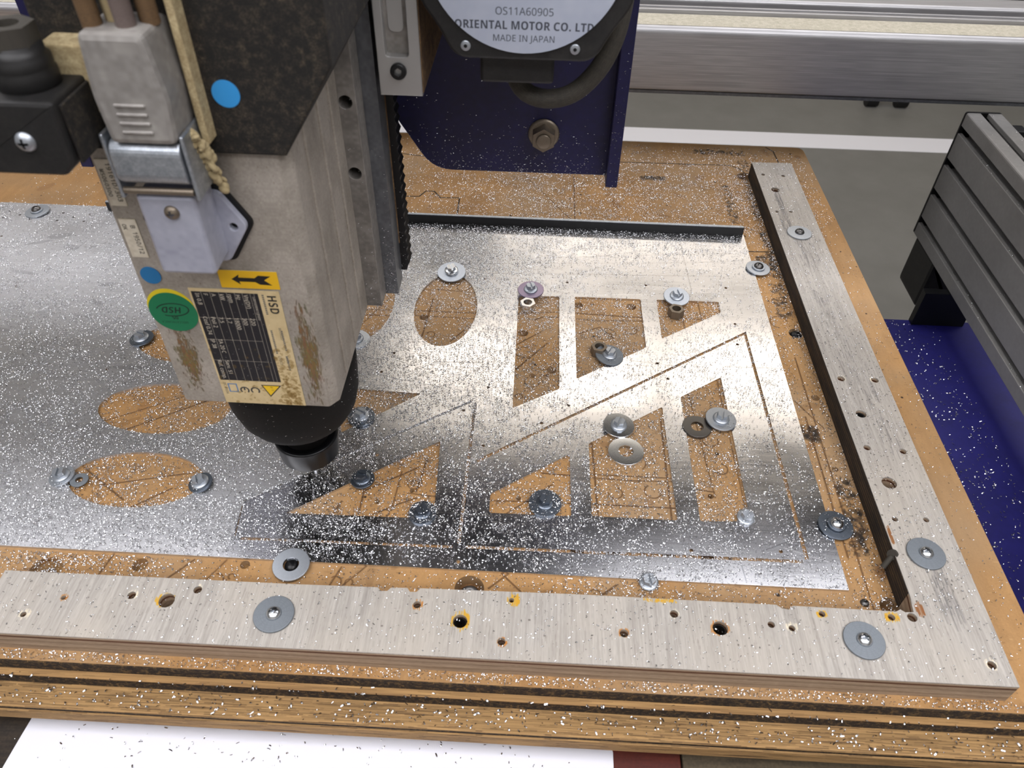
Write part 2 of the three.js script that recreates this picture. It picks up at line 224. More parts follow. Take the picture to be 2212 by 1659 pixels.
// ---- metals
const speckle = (w, px, a, b, s, pow = 1) => fit(paint(w, w, px, (u, v) => mixc(a, b, Math.pow(clamp(fbm(u * s, v * s) * 0.75 + (vnoise(u * s * 6, v * s * 6)) * 0.4 - 0.1), pow))), 0, 0, w, w);
const dirtyAlu = fit(paint(120, 120, 7, (u, v) => mixc([124, 117, 107], [188, 180, 169], clamp(fbm(u * 0.06, v * 0.05) * 0.7 + vnoise(u * 1.1, v * 1.1) * 0.25 + 0.1)), (c) => {
  const s0 = seed; seed = 5;
  for (let i = 0; i < 1500; i++) { c.fillStyle = `rgba(${rnd() < 0.5 ? '205,196,176' : '98,84,62'},${rr(0.1, 0.45)})`; c.fillRect(rr(0, 120), rr(0, 120), rr(0.15, 0.6), rr(0.15, 1.3)); }
  seed = s0;
}), 0, 0, 120, 120);
const M = {
  bed: std({ map: bedMap, bumpMap: bedBump, bumpScale: 0.0011, roughness: 0.72 }),
  veneer: std({ map: frameMap, roughness: 0.8 }),
  ply: [plyEdge([126, 104, 82], [176, 154, 128]), plyEdge([66, 36, 18], [104, 62, 34]), plyEdge([132, 110, 88], [180, 158, 132]), plyEdge([116, 95, 74], [160, 138, 113])].map((map) => std({ map, roughness: 0.85 })),
  wood: std({ map: woodMap, bumpMap: woodMap, bumpScale: 0.0003, roughness: 0.7 }),
  woodDark: std({ map: woodDarkMap, bumpMap: woodDarkMap, bumpScale: 0.0005, roughness: 0.8 }),
  char: std({ map: charMap, bumpMap: charMap, bumpScale: 0.0006, roughness: 0.9 }),
  hole: std({ map: fit(speckle(40, 6, [92, 64, 38], [150, 112, 70], 0.4), 0, 0, 40, 40), roughness: 0.95 }),
  chip: std({ color: 0xd4d5d7, metalness: 1, roughness: 0.24, side: THREE.DoubleSide }),
  zinc: std({ map: speckle(30, 10, [150, 156, 164], [206, 211, 216], 0.35), metalness: 0.85, roughness: 0.42 }),
  zincGrey: std({ map: speckle(30, 10, [112, 118, 124], [142, 148, 153], 0.2), metalness: 0.55, roughness: 0.55 }),
  zincDark: std({ map: speckle(30, 10, [74, 82, 92], [142, 150, 160], 0.35), metalness: 0.9, roughness: 0.32 }),
  steelBright: std({ color: 0xdfe2e5, metalness: 1, roughness: 0.22 }),
  steelDark: std({ color: 0x6e6c6a, metalness: 1, roughness: 0.4 }),
  steelBrown: std({ map: speckle(30, 8, [96, 86, 74], [158, 146, 130], 0.3), metalness: 0.75, roughness: 0.45 }),
  purple: std({ color: 0x8d8296, metalness: 0.9, roughness: 0.35 }),
  black: std({ color: 0x121213, roughness: 0.45, metalness: 0.2 }),
  blackGloss: phys({ color: 0x0e0f11, roughness: 0.3, specularIntensity: 0.6 }),
  blackPlastic: std({ map: speckle(60, 8, [16, 16, 17], [40, 38, 36], 0.25), roughness: 0.5 }),
  noseBlack: phys({ map: speckle(60, 8, [9, 9, 9], [30, 27, 24], 0.4), roughness: 0.7, specularIntensity: 0.5 }),
  dustBlack: std({ map: speckle(80, 10, [17, 15, 13], [108, 94, 72], 0.36, 2.6), roughness: 0.9 }),
  spindleAlu: std({ map: dirtyAlu, metalness: 0.25, roughness: 0.55 }),
  plateAlu: std({ map: speckle(80, 8, [112, 108, 103], [164, 159, 153], 0.1), metalness: 0.4, roughness: 0.5 }),
  plateDark: std({ map: speckle(80, 8, [84, 86, 89], [118, 120, 124], 0.1), metalness: 0.5, roughness: 0.45 }),
  hoodGrey: std({ map: speckle(80, 8, [124, 120, 116], [170, 166, 160], 0.08), metalness: 0.25, roughness: 0.55 }),
  hoodBlue: std({ map: speckle(80, 8, [150, 152, 166], [178, 180, 192], 0.08), metalness: 0.15, roughness: 0.5 }),
  dust: std({ map: speckle(60, 8, [136, 118, 84], [206, 190, 150], 0.3), roughness: 1 }),
  brownDirt: std({ map: speckle(60, 8, [58, 42, 26], [138, 108, 72], 0.16), roughness: 0.85 }),
  blue: std({ map: speckle(120, 5, [12, 11, 50], [20, 18, 70], 0.06), roughness: 0.42 }),
  blueBase: std({ map: speckle(120, 5, [20, 19, 84], [28, 26, 104], 0.05), roughness: 0.5 }),
  rail: std({ color: 0xb9b8b6, metalness: 0.75, roughness: 0.38 }),
  gantryGrey: std({ color: 0x77777a, roughness: 0.6 }),
  dustPale: std({ map: speckle(60, 8, [160, 154, 136], [204, 198, 182], 0.3), roughness: 1 }),
  railSide: std({ map: speckle(100, 5, [132, 130, 127], [146, 144, 141], 0.06), metalness: 0.1, roughness: 0.5 }),
  railFace: std({ map: fit(paint(200, 50, 6, (u, v) => { const q = 172 + (vnoise(u * 0.01, v * 2.4) - 0.5) * 26 + (vnoise(u * 0.05 + 3, v * 0.5) - 0.5) * 14; return [q, q - 1, q]; }), 0, 0, 200, 50), metalness: 0.6, roughness: 0.42 }),
  floor: std({ map: fit(paint(600, 600, 1, (u, v) => { const q = 118 + (fbm(u * 0.012, v * 0.012) - 0.5) * 10; return [q, q - 1, q - 6]; }), 0, 0, 600, 600), roughness: 0.45 }),
  white: std({ color: 0xe6e6ea, roughness: 0.6 }),
  wall: std({ color: 0xc9c7c3, roughness: 0.9 }),
  ceiling: std({ color: 0xe4e3e0, roughness: 0.95 }),
  lampFrame: std({ color: 0xe8e8e6, roughness: 0.6 }),
  lampGlow: std({ color: 0xffffff, emissive: 0xfbfaff, emissiveIntensity: LAMP }),
  lampGlowHalf: std({ color: 0xffffff, emissive: 0xfbfaff, emissiveIntensity: LAMP * 0.8 }),
  lampGlowMid: std({ color: 0xffffff, emissive: 0xfff2e2, emissiveIntensity: LAMP * 0.55 }),
  lampGlowDim: std({ color: 0xffffff, emissive: 0xfff2e2, emissiveIntensity: LAMP * 0.4 }),
  paper: std({ color: 0xe9e9f0, roughness: 0.9 }),
  cableMauve: std({ map: speckle(60, 8, [84, 72, 68], [124, 110, 104], 0.15), roughness: 0.7 }),
  rubber: std({ map: speckle(60, 8, [34, 32, 30], [84, 78, 66], 0.15), roughness: 0.75 }),
};
// the sheet: brushed along x, lightly scratched
const sheetRough = fit(paint(780, 420, 2.4, (u, v) => { const x = u - 570, z = v - 694, film = x < -195 || (x < -152 && z < -428 - (x + 45.4) * 0.7151), q = (film ? 112 : 52) + (vnoise(u * 0.02, v * 2.1) - 0.5) * 12 + (fbm(u * 0.02, v * 0.02) - 0.5) * 34; return [q, q, q]; }, (c) => { const s0 = seed; seed = 77; for (let i = 0; i < 160; i++) { c.strokeStyle = `rgba(150,150,150,${rr(0.1, 0.5)})`; c.lineWidth = rr(0.2, 0.6); const x = rr(0, 780), z = rr(0, 420), a = rnd() < 0.7 ? rr(-0.15, 0.15) : rr(0, 6); c.beginPath(); c.moveTo(x, z); c.lineTo(x + Math.cos(a) * rr(10, 90), z + Math.sin(a) * rr(4, 60)); c.stroke(); } seed = s0; }, false), -570, 274, 780, 420);
const sheetMap = fit(paint(780, 420, 2.4, (u, v) => { const q = 214 + (vnoise(u * 0.015, v * 1.7) - 0.5) * 14; return [q, q, q + 2]; }, (c) => {
  const s0 = seed; seed = 78; const X = (x) => x + 570, Z = (z) => z + 694;
  c.strokeStyle = 'rgba(70,72,76,0.5)'; c.lineWidth = 0.35;
  for (const l of [[[146, -680], [148, -580]], [[-100, -612], [20, -622], [150, -632], [205, -640]], [[-60, -600], [60, -606], [180, -612]], [[-10, -628], [90, -640], [200, -652]], [[-444, -630], [-452, -600]], [[-440, -610], [-425, -625]], [[142, -322], [146, -275]], [[160, -300], [200, -318]]]) { c.beginPath(); l.forEach(([x, z], i) => (i ? c.lineTo(X(x), Z(z)) : c.moveTo(X(x), Z(z)))); c.stroke(); }
  for (let i = 0; i < 26; i++) { c.fillStyle = 'rgba(60,60,64,0.12)'; c.beginPath(); c.ellipse(rr(0, 330), rr(60, 400), rr(3, 16), rr(1, 5), rr(-0.4, 0.4), 0, 7); c.fill(); }
  seed = s0;
}), -570, 274, 780, 420);
M.sheet = phys({ map: sheetMap, metalness: 1, roughness: 1, roughnessMap: sheetRough });
M.flangeDark = std({ color: 0x1d1d1e, roughness: 0.5 });  // sheet metal's dark reflection as a flat colour, for the rear flange

// ---------------------------------------------------------------- the room
const RX0 = -3600, RX1 = 3600, RZ0 = -4700, RZ1 = 2600, FY = -850, CY = 1900;
struct('floor', rbox(RX0, RX1, FY - 100, FY, RZ0, RZ1, 1), M.floor, 'smooth grey vinyl floor of the workshop');
struct('ceiling', rbox(RX0, RX1, CY, CY + 100, RZ0, RZ1, 1), M.ceiling, 'plain pale ceiling');
struct('wall_back', rbox(RX0, RX1, FY, CY, RZ0 - 100, RZ0, 1), M.wall, 'pale rear wall');
struct('wall_front', rbox(RX0, RX1, FY, CY, RZ1, RZ1 + 100, 1), M.wall, 'pale wall behind the viewer');
struct('wall_left', rbox(RX0 - 100, RX0, FY, CY, RZ0, RZ1, 1), M.wall, 'pale left wall');
struct('wall_right', rbox(RX1, RX1 + 100, FY, CY, RZ0, RZ1, 1), M.wall, 'pale right wall');
{ const s = struct('floor_stripe', rbox(-1400, 2200, FY, FY + 1.5, -2732, -2622, 0.5), M.white, 'white marking stripe across the grey floor'); s.rotation.y = 0; }
LAMPS.forEach(([x, z, w, l, power], i) => {
  const t = thing('ceiling_lamp', LAMP_LABELS[i], 'lamp', [x, CY - 60, z]);
  part(t, 'frame', slabY([[x - w / 2 - 20, z - l / 2 - 20], [x + w / 2 + 20, z - l / 2 - 20], [x + w / 2 + 20, z + l / 2 + 20], [x - w / 2 - 20, z + l / 2 + 20]], CY - 60, CY, [[[x - w / 2, z - l / 2], [x - w / 2, z + l / 2], [x + w / 2, z + l / 2], [x + w / 2, z - l / 2]]]), M.lampFrame);
  part(t, 'diffuser', rbox(x - w / 2, x + w / 2, CY - 50, CY - 40, z - l / 2, z + l / 2, 1), power < 1 ? power < 0.45 ? M.lampGlowDim : power < 0.6 ? M.lampGlowMid : M.lampGlowHalf : M.lampGlow);
  const L = new THREE.RectAreaLight(power < 0.6 ? 0xfff2e2 : 0xfbfaff, LAMP * power, w * K, l * K); L.position.set(0, 7 * K, 0); L.rotation.x = -Math.PI / 2; t.add(L); L.name = 'lamp_light';
});

// ---------------------------------------------------------------- the bed: board, stepped wooden front
const DRILL_BED = [[31.4, -591.6], [105.6, -592.5], [180.9, -593.4], [181, -540], [178.6, -512.1], [106.8, -482.9], [31.8, -428.4], [113.9, -464.7], [10.9, -408], [-32.4, -381.9], [-50.7, -418], [-122, -651.7], [-115.5, -481], [-122.1, -457.6], [-46.7, -592], [-33, -445], [113.1, -297.8], [173, -300.6], [-346, -446.2], [-547.6, -675.6], [-533.7, -668.6], [-547.8, -662.2], [-519.5, -661.6], [-491.3, -675.4], [-477.3, -668.4], [-463.2, -674.8], [-491.2, -661.1], [-463.5, -661.4]];
const BED_HOLES = [ring(-306.5, -259, 10.5, 24), ring(-247.7, -267, 5, 16), ring(-180, -271, 3.2), ring(-32.4, -262, 9.5, 24), ring(235.5, -264, 7, 18), ring(235, -812, 8, 18), ring(234, -533, 6.5, 18),
  ...[[-7.4, -517, 4.6], [18, -471, 4.4], [2, -463, 2.6], [42, -560, 4.2], [90, -561, 4.6], [-97, -533, 4], [-4, -336, 2], [-80, -338, 1.8], [133, -346, 2.2], [-103, -327, 2], [47, -757, 1.6], [46, -719, 1.6], [-28, -708, 1.8], [165, -699, 1.8], [214, -687, 2], [140, -742, 1.2], [-560, -776, 3.5], [232, -452, 3.4], [229, -377, 2.4], [286, -807, 3]].map(([x, z, r]) => ring(x, z, r)),
  ...DRILL_BED.map(([x, z]) => ring(x, z, 1.3, 8)), ...[[37, -293], [61, -293], [98, -293.4], [124, -293.4], [-150, -290.4], [-98, -291]].map(([x, z]) => [[x - 4.5, z - 1.2], [x + 4.5, z - 1.2], [x + 4.5, z + 1.2], [x - 4.5, z + 1.2]])];
const bed = thing('machine_bed', 'worn brown fibreboard machine bed with a stepped wooden front edge', 'machine bed', [-140, -38, -540]);
const bedTop = part(bed, 'top_board', slabY(rounded([[-900, -199.6], [318.5, -199.6], [318.5, -888.5], [-900, -888.5]], [0, 1.5, 11, 0]), -9.8, 0, BED_HOLES), M.bed);
part(bed, 'board_edge', rbox(-900, 303, -9.8, -0.4, -202, -198.9, 0.3), M.char, 'dark rough board edge');
part(bed, 'backing_board', rbox(-900, 318, -13, -9.9, -888, -202, 0.3), M.hole);
part(bed, 'upper_ledge', rbox(-900, 303, -10.9, -9.9, -202, -194.9, 0.3), M.wood);
part(bed, 'ledge_edge', rbox(-900, 305, -20.4, -11, -201, -195.3, 0.3), M.char, 'dark rough ledge edge');
part(bed, 'lower_ledge', slabX(rounded([[-240, -20.5], [-181.3, -20.5], [-180.6, -21.2], [-180.9, -22], [-240, -22]], 0.3, 2), -900, 306), M.woodDark);
part(bed, 'edge_groove', rbox(-900, 306, -26.4, -22, -240, -181.6, 0.3), M.char, 'dark groove in the front edge');
part(bed, 'front_rail', rbox(-900, 306, -37.8, -26.4, -240, -180.7, 0.9), M.woodDark);
part(bed, 'end_batten', slabY([[304.5, -197.8], [318.3, -197.8], [331, -181.2], [307.5, -181.2]], -37.6, -10.2, [], 0.5), M.woodDark, 'wooden batten closing the right end');
for (const [x, z, rad, y] of [[-306.5, -259, 10.6, -5], [-247.7, -267, 5.1, -6], [-180, -271, 3.3, -5], [-97, -533, 4.1, -5], [90, -561, 4.7, -6], [-7.4, -517, 4.7, -7]]) part(bed, 'recess_floor', lathe([[0.001, y], [rad, y], [rad, y - 1], [0.001, y - 1]], 24).translate(x, 0, z), M.wood, 'floor of a shallow round recess');
// ---------------------------------------------------------------- the plywood frame
const FRAME = [[-318.5, -206.6], [283.4, -206.6], [284.4, -813.2], [240, -812], [240, -262], [238.6, -250.6], [233.5, -250.2], [231, -252], [228, -250.4], [166, -250.7], [163, -248], [159, -248.6], [156, -250.8], [33, -251], [-61, -249.6], [-63, -247], [-67, -246.8], [-69, -249.4], [-79, -249], [-81, -246.6], [-85, -246.4], [-87, -248.8], [-137, -248], [-318.5, -247.4]];
const frame = thing('plywood_frame', 'grey weathered plywood frame of a front rail and a right rail screwed to the bed', 'frame', [0, 0, -500]);
{
  const cuts = FHOLES.map(([x, z, r]) => ring(x, z, r, 14));
  const ys = [18, 16.9, 15.2, 13.6, 10.8, 8.6, 5.4, 3.2, 0.02], tones = [2, 2, 1, 0, 3, 2, 3, 0];
  for (let i = 0; i < 8; i++) part(frame, 'veneer_layer', slabY(FRAME, ys[i + 1], ys[i], cuts), i ? M.ply[tones[i]] : M.veneer);
  part(frame, 'inner_face', slabX([[-811, 0.1], [-811, 17.6], [-264, 17.6], [-264, 0.1]], 239.5, 240.6), std({ map: fit(paint(160, 18, 8, (u, v) => { const k = v / 18 * 7, a = k - Math.floor(k); return mixc([12, 9, 7], [98, 74, 46], clamp((a > 0.36 ? 0.6 : 0.04) * (0.35 + 0.9 * vnoise(u * 0.06, k)) + (vnoise(u * 0.7, v * 3) - 0.5) * 0.3)); }), 0, 0, 160, 18), roughness: 0.85 }), 'layered inner edge with soot and shade put into its colour');  // dark tones carry soot as well as the shade on this face
}
// ---------------------------------------------------------------- the aluminium sheet
const E_A = ell(-78.4, -544.6, 28.2, 52), E_B = ell(-154, -544.6, 28.2, 52), E_C = ell(-283, -405.5, 51.5, 27), E_D = ell(-277, -335, 48, 25), E_E = ell(-283, -484, 51.5, 27);
const Q = [
  rounded([[-13.4, -566.5], [24, -569.8], [24.6, -447], [-12.4, -422.6]], 1.2, 2), rounded([[38.2, -570], [99, -570.4], [99, -502.5], [38.6, -459.5]], 1.6, 2), rounded([[113.6, -570.9], [171, -571.4], [170.6, -555.6], [113.6, -515.2]], 1.6, 2),
  rounded([[-24, -337], [32.4, -377.8], [33.1, -321], [-23.8, -320.6]], 1.6, 2), rounded([[46.8, -389.2], [106.2, -431.8], [106.5, -322], [47.3, -322]], 1.6, 2), rounded([[121.8, -443.7], [158, -469.3], [157, -324], [122.2, -322.2]], 1.6, 2),
  rounded([[-164, -311.8], [-65, -384.6], [-61.5, -313.4]], 1, 2), rounded([[-86, -434.3], [-156, -437], [-141, -388.5]], 1.5, 2)];
const SLOTS = [strip([[-36, -366.6], [187.6, -527.6], [189.2, -295.2]], 2.6), strip([[186, -293.4], [-36.8, -291.9]], 2.4), strip([[-42, -426.4], [-42.2, -294]], 2.5), strip([[-45.4, -428], [-150, -353.2], [-196, -320.8]], 2.5), strip([[-195.2, -317.5], [-192.4, -291.5]], 0.7), strip([[-188, -289.8], [-46, -291.4]], 2)];
const DRILL = [[31.4, -591.6], [105.6, -592.5], [180.9, -593.4], [181, -540], [178.6, -512.1], [106.8, -482.9], [31.8, -428.4], [113.9, -464.7], [10.9, -408], [-32.4, -381.9], [-50.7, -418], [-122, -651.7], [-115.5, -481], [-122.1, -457.6], [-46.7, -592], [-33, -445], [113.1, -297.8], [173, -300.6], [-346, -446.2], [-475.9, -550.1], [-41.3, -280], [-547.6, -675.6], [-533.7, -668.6], [-547.8, -662.2], [-519.5, -661.6], [-491.3, -675.4], [-477.3, -668.4], [-463.2, -674.8], [-491.2, -661.1], [-463.5, -661.4], [-532, -629], [-110, -368], [-150, -400.5]];
const HOLES = [E_A, E_B, E_C, E_D, E_E, ...Q, ...SLOTS];
const SHEET = [[-566, -275], [-343, -275], [211, -273.6], [213, -688], [-566, -691.4]];
const sheet = thing('aluminium_sheet', 'bright aluminium sheet being milled, with oval and wedge-shaped cutouts', 'sheet', [-170, 0, -480]);
part(sheet, 'sheet_panel', slabY(SHEET, 0.08, 2, [...HOLES, ...DRILL.map(([x, z]) => ring(x, z, 1.4, 10))]), M.sheet);
const rearFlange = thing('rear_flange', 'upright rear flange of the sheet, dark reflection put into its colour', 'strip', [-118, 2, -686]);  // bent-up metal flange; the dark surroundings it mirrors are painted as its colour
part(rearFlange, 'dark_flange_face', slabX(rounded([[-684.2, 2.02], [-684.2, 11.2], [-687.6, 11.2], [-687.6, 2.02]], 0.3, 1), -448, 211.6), M.flangeDark);
part(rearFlange, 'highlight_lip', slabX([[-684.5, 11.2], [-684.5, 11.9], [-687.4, 11.9], [-687.4, 11.2]], -448, 211), M.zinc, 'bright top lip of the flange, highlight put into its colour');  // paler lip paints the highlight along the flange's top edge

// ---------------------------------------------------------------- fasteners
const crossGeo = () => { const a = new THREE.BoxGeometry(1.1, 4, 4.6), b = new THREE.BoxGeometry(4.6, 4, 1.1); return [a, b]; };
const panHead = (() => { const g = lathe([[0.001, 3.3], [1.2, 3.25], [2.6, 2.85], [3.8, 2], [4.5, 0.8], [4.6, 0], [0.001, 0]], 36); const [a, b] = crossGeo(); a.translate(0, 3.9, 0); b.translate(0, 3.9, 0); return cut(g, a, b); })();
const hexHead = (() => { const g = new THREE.CylinderGeometry(4.2, 4.5, 4.4, 6).translate(0, 3.4, 0).toNonIndexed(); g.computeVertexNormals(); const s = new THREE.BoxGeometry(1.7, 3.4, 12).translate(0, 5.4, 0); return mergeGeometries([cut(g, s).toNonIndexed(), lathe([[0.001, 1.9], [4.6, 1.9], [6.2, 1.1], [6.4, 0.4], [6.3, 0], [0.001, 0]], 32).toNonIndexed()].map((q) => { for (const k of Object.keys(q.attributes)) if (!['position', 'normal', 'uv'].includes(k)) q.deleteAttribute(k); return q; })); })();
const washerGeo = (ro, ri, h) => lathe([[ri, h], [ro - 0.35, h], [ro, h - 0.3], [ro, 0.3], [ro - 0.35, 0], [ri, 0], [ri, h]], 48);
const fender = washerGeo(12, 3.2, 1.6), fenderSmall = washerGeo(6.2, 3, 1.5), ringThick = washerGeo(13.4, 5.6, 2.8), ringMid = washerGeo(11.3, 4.9, 2.6), fenderOpen = washerGeo(12, 5.2, 1.6);
const nutGeo = (() => { const g = new THREE.CylinderGeometry(7, 7.4, 8, 6).toNonIndexed(); g.computeVertexNormals(); const h = new THREE.CylinderGeometry(4, 4, 12, 20); const t = cut(g, h); return t.translate(0, 4, 0); })();
const domeHead = lathe([[0.001, 3], [2.2, 2.7], [4, 1.6], [4.6, 0], [0.001, 0]], 28);
const scaled = new Map();
const inM = (g) => { if (!scaled.has(g)) { const q = g.clone(); q.scale(K, K, K); scaled.set(g, q); } return scaled.get(g); };
function lay(name, label, category, x, y, z, pieces, { tilt = [0, 0], turn = rr(0, 6), group } = {}) {
  const t = thing(name, label, category, [x, y, z], group); t.rotation.order = 'YXZ';
  t.rotation.set(tilt[0], 0, tilt[1]); const inner = turn;
  for (const [pn, g, m, dy] of pieces) { const q = new THREE.Mesh(inM(g), m); q.name = pn; q.position.y = dy * K; q.rotation.y = inner; q.castShadow = q.receiveShadow = true; t.add(q); }
  return t;
}
const GS = 'screws with washers holding the sheet', GR = 'screws with washers on the frame rails';
const screw = (label, x, z, y, o = {}) => lay('washer_screw', label, 'screw', x, y, z, [...(o.washer === null ? [] : [['washer', o.wg || fender, o.washer || M.zinc, 0]]), ...(o.small ? [['small_washer', fenderSmall, o.small, 1.6]] : []), ['screw_head', o.head || hexHead, o.hm || M.zinc, (o.washer === null ? 0 : 1.55) + (o.small ? 1.5 : 0)]], { tilt: o.tilt || [0, 0], turn: o.turn ?? rr(0, 6), group: o.group || GS });
screw('tilted screw with stacked washers clamping the top end of the upright oval cutout', -78.6, -597, 3.6, { small: M.steelBright, hm: M.steelBright, tilt: [0.14, 0.02], wg: washerGeo(13.4, 3.2, 1.6), turn: 0.4 });
screw('tilted screw with purplish washer at the upper left of the tall tapered cutout', -2.5, -570.5, 6.5, { washer: M.purple, tilt: [0.05, 0.03], turn: 0.3 });
screw('slotted screw with bluish washer on the top edge of the small wedge-shaped cutout', 131.5, -571, 5.6, { washer: M.zinc, tilt: [0.12, -0.04], turn: 0.25 });
screw('slotted screw with grey washer at the sloping lower edge of the middle upper cutout', 66.5, -489, 2.8, { washer: M.zincGrey, tilt: [0.04, -0.1], turn: -0.45 });
screw('shiny slotted screw with bright washer behind the thick loose washer', 70, -407, 3.6, { washer: M.steelBright, tilt: [0.07, -0.04], turn: -0.35 });
screw('slotted screw with pale washer overlapping the dark ring in the narrow right cutout', 150, -419, 3.4, { washer: M.zinc, tilt: [0.04, -0.07], turn: -0.2 });
screw('chip-covered dark washer and screw head in the small lower triangular cutout', 14.7, -330, 2.4, { washer: M.zincDark, hm: M.zincDark, wg: washerGeo(11.5, 3, 1.8), tilt: [0.05, -0.03] });
screw('small slotted hex screw without washer at the front corner of the narrow right cutout', 154.1, -327, 1.9, { washer: null, tilt: [0.1, -0.1], turn: -0.6 });
screw('dark grey screw and washer on the sloping edge of the left triangular cutout', -116.1, -344, 2.2, { washer: M.zincDark, hm: M.zincDark, wg: washerGeo(8.6, 3, 1.6), tilt: [0.04, 0.05] });
screw('chip-caked screw and washer at the front right corner of the left triangular cutout', -69.6, -317, 2.2, { washer: M.zincDark, hm: M.zincDark, wg: washerGeo(9.6, 3, 1.6), tilt: [0.05, 0.02] });
screw('chip-covered screw and washer just right of the black spindle nose', -128.7, -405, 2.2, { washer: M.zincDark, wg: washerGeo(10.5, 3, 1.6) });
screw('hex screw without washer on the front edge of the sheet', 82.6, -272.4, 1.5, { washer: null, tilt: [0.12, 0.02], turn: 0.2 });
screw('screw with two stacked washers on the right sheet edge towards the rear', 216.8, -626.5, 2.1, { small: M.zinc, head: panHead, hm: M.steelDark, wg: washerGeo(11.6, 3, 1.6), tilt: [0.02, -0.05] });
screw('dark shiny screw with stacked washers on the right sheet edge towards the front', 214.7, -323.5, 2.1, { washer: M.zincDark, small: M.zincDark, head: panHead, hm: M.steelBright, tilt: [0.01, -0.05] });
lay('black_bolt_washer', 'wide washer with a black bolt in its hole at the front edge of the sheet', 'washer', -149.1, 2.1, -271, [['washer', fenderOpen, M.zinc, 0], ['bolt_head', domeHead, M.blackGloss, -0.8]], { tilt: [0.05, 0], group: GS });
screw('dark pan-head screw and pale washer on the rear part of the right rail', 261.4, -667.5, 18.05, { head: panHead, hm: M.steelDark, group: GR, turn: 0.4 });
screw('pan-head screw and grey washer on the right rail beside the sideways screw', 259.8, -292.8, 18.05, { washer: M.zincGrey, head: panHead, hm: M.steelBright, group: GR, turn: 0.5 });
screw('pan-head screw and flat grey washer at the right end of the front rail', 202.7, -229.8, 18.05, { washer: M.zincGrey, head: panHead, hm: M.steelBright, group: GR, turn: 0.35 });
screw('pan-head screw and flat grey washer on the front rail near the black-bolt washer', -145.2, -226.8, 18.05, { washer: M.zincGrey, head: panHead, hm: M.steelBright, group: GR, turn: 0.15 });
screw('hex screw with dark washer left of the spindle below the green sticker', -332.4, -484.5, 2.2, { washer: M.zincDark, tilt: [0.03, 0.06], wg: washerGeo(10, 3, 1.6) });
screw('screw with wide washer at the rear left edge of the sheet', -518.2, -675, 2.2, { small: M.zinc, head: panHead, hm: M.steelDark, tilt: [0.03, 0.08] });
screw('hex screw with washer at the left end of the nearest left oval cutout', -329.6, -333.5, 2.2, { washer: M.zinc, wg: washerGeo(9, 3, 1.6), tilt: [0.03, 0.12], turn: 0.2 });
screw('leaning screw and washer at the right end of the nearest left oval cutout', -229.6, -333.4, 2.6, { washer: M.zincDark, wg: washerGeo(8.6, 3, 1.6), tilt: [0.06, 0.16] });
screw('screw washer half hidden behind the right side of the spindle body', -150.5, -496, 2.2, { washer: M.zinc, tilt: [0, -0.12] });
const loose = (name, label, x, y, z, g, m, tilt = [0, 0]) => lay(name, label, name.includes('nut') ? 'nut' : 'washer', x, y, z, [[name.includes('nut') ? 'nut_body' : 'ring', g, m, 0]], { tilt, turn: 0.3 });
loose('flat_washer', 'small flat washer half under the screw washer left of the nearest oval cutout', -316.2, 2.1, -331, washerGeo(6.2, 2.6, 1.2), M.zincGrey);
loose('thick_washer', 'thick bright loose washer on the wood in the large middle lower cutout', 74.4, 0.4, -382.5, ringThick, M.steelBright, [0.02, 0]);
loose('ring_washer', 'dark grey ring washer on the wood in the narrow right cutout', 131, 0.3, -411.5, ringMid, M.steelDark);
loose('hex_nut', 'shiny nut under the purplish washer in the tall tapered cutout', -4.6, 0.2, -551, nutGeo, M.steelBright);
loose('hex_nut', 'brownish nut below the bluish washer in the small wedge-shaped cutout', 129.2, 0.2, -551, nutGeo, M.steelBrown);
loose('hex_nut', 'nut half hidden behind the grey washer in the middle upper cutout', 58, 0.2, -494.6, nutGeo, M.steelBrown);
{
  const t = thing('side_screw', 'dark screw sticking out sideways from the inner edge of the right rail', 'screw', [237, 10, -290]);
  part(t, 'screw_head', new THREE.CylinderGeometry(3.4, 3.4, 2.2, 18).rotateX(0.5).rotateZ(1.1).translate(239.4, 16.4, -292.5), M.rubber);
  part(t, 'shank', tube([[239.2, 15.6, -292], [236.4, 11.5, -289.6], [234.6, 8.4, -288]], 1.9, 10, 8), M.rubber);
  const b = thing('black_bolt', 'black round bolt head in a hole beside the right rail', 'bolt', [234, -6, -532]);
  part(b, 'bolt_head', lathe([[0.001, 3.5], [3.6, 3], [5, 1.6], [5.6, -1], [5.6, -4], [0.001, -4]], 28).translate(234, -2.4, -532), M.blackGloss);
  const d = thing('counterbored_bolt', 'dark bolt deep in the round hole behind the front rail', 'bolt', [-32.4, -9.6, -262]);
  part(d, 'bolt_head', lathe([[2.6, 2], [2.8, 4], [5.6, 4], [6.2, 3.2], [6.2, 0.1], [0.001, 0.1], [0.001, 2], [2.6, 2]], 28).translate(-32.4, -9.8, -262), M.steelDark);
  const s = thing('small_screw', 'small screw head in the bed at the inner corner of the frame', 'screw', [219.4, 0, -266]);
  part(s, 'screw_head', inM(panHead).clone().scale(0.62 / K, 0.62 / K, 0.62 / K).translate(219.4, 0.02, -266), M.steelDark);
}
// threaded inserts in the frame
for (const [x, z, l] of [[-34.6, -229, 'threaded insert ringed by torn yellow veneer in the front rail'], [119.6, -233.3, 'threaded insert in the front rail nearer its right end'], [253.4, -418, 'threaded insert in the right rail']]) {
  const prof = []; for (let i = 0; i < 9; i++) prof.push([3.2 + (i % 2) * 0.5, 2 + i * 1.6]); const t = thing('threaded_insert', l, 'insert', [x, 2, z]);
  part(t, 'sleeve', lathe([...prof, [3.9, 15.4], [3.9, 2]], 24).translate(x, 0, z), M.steelDark);
}

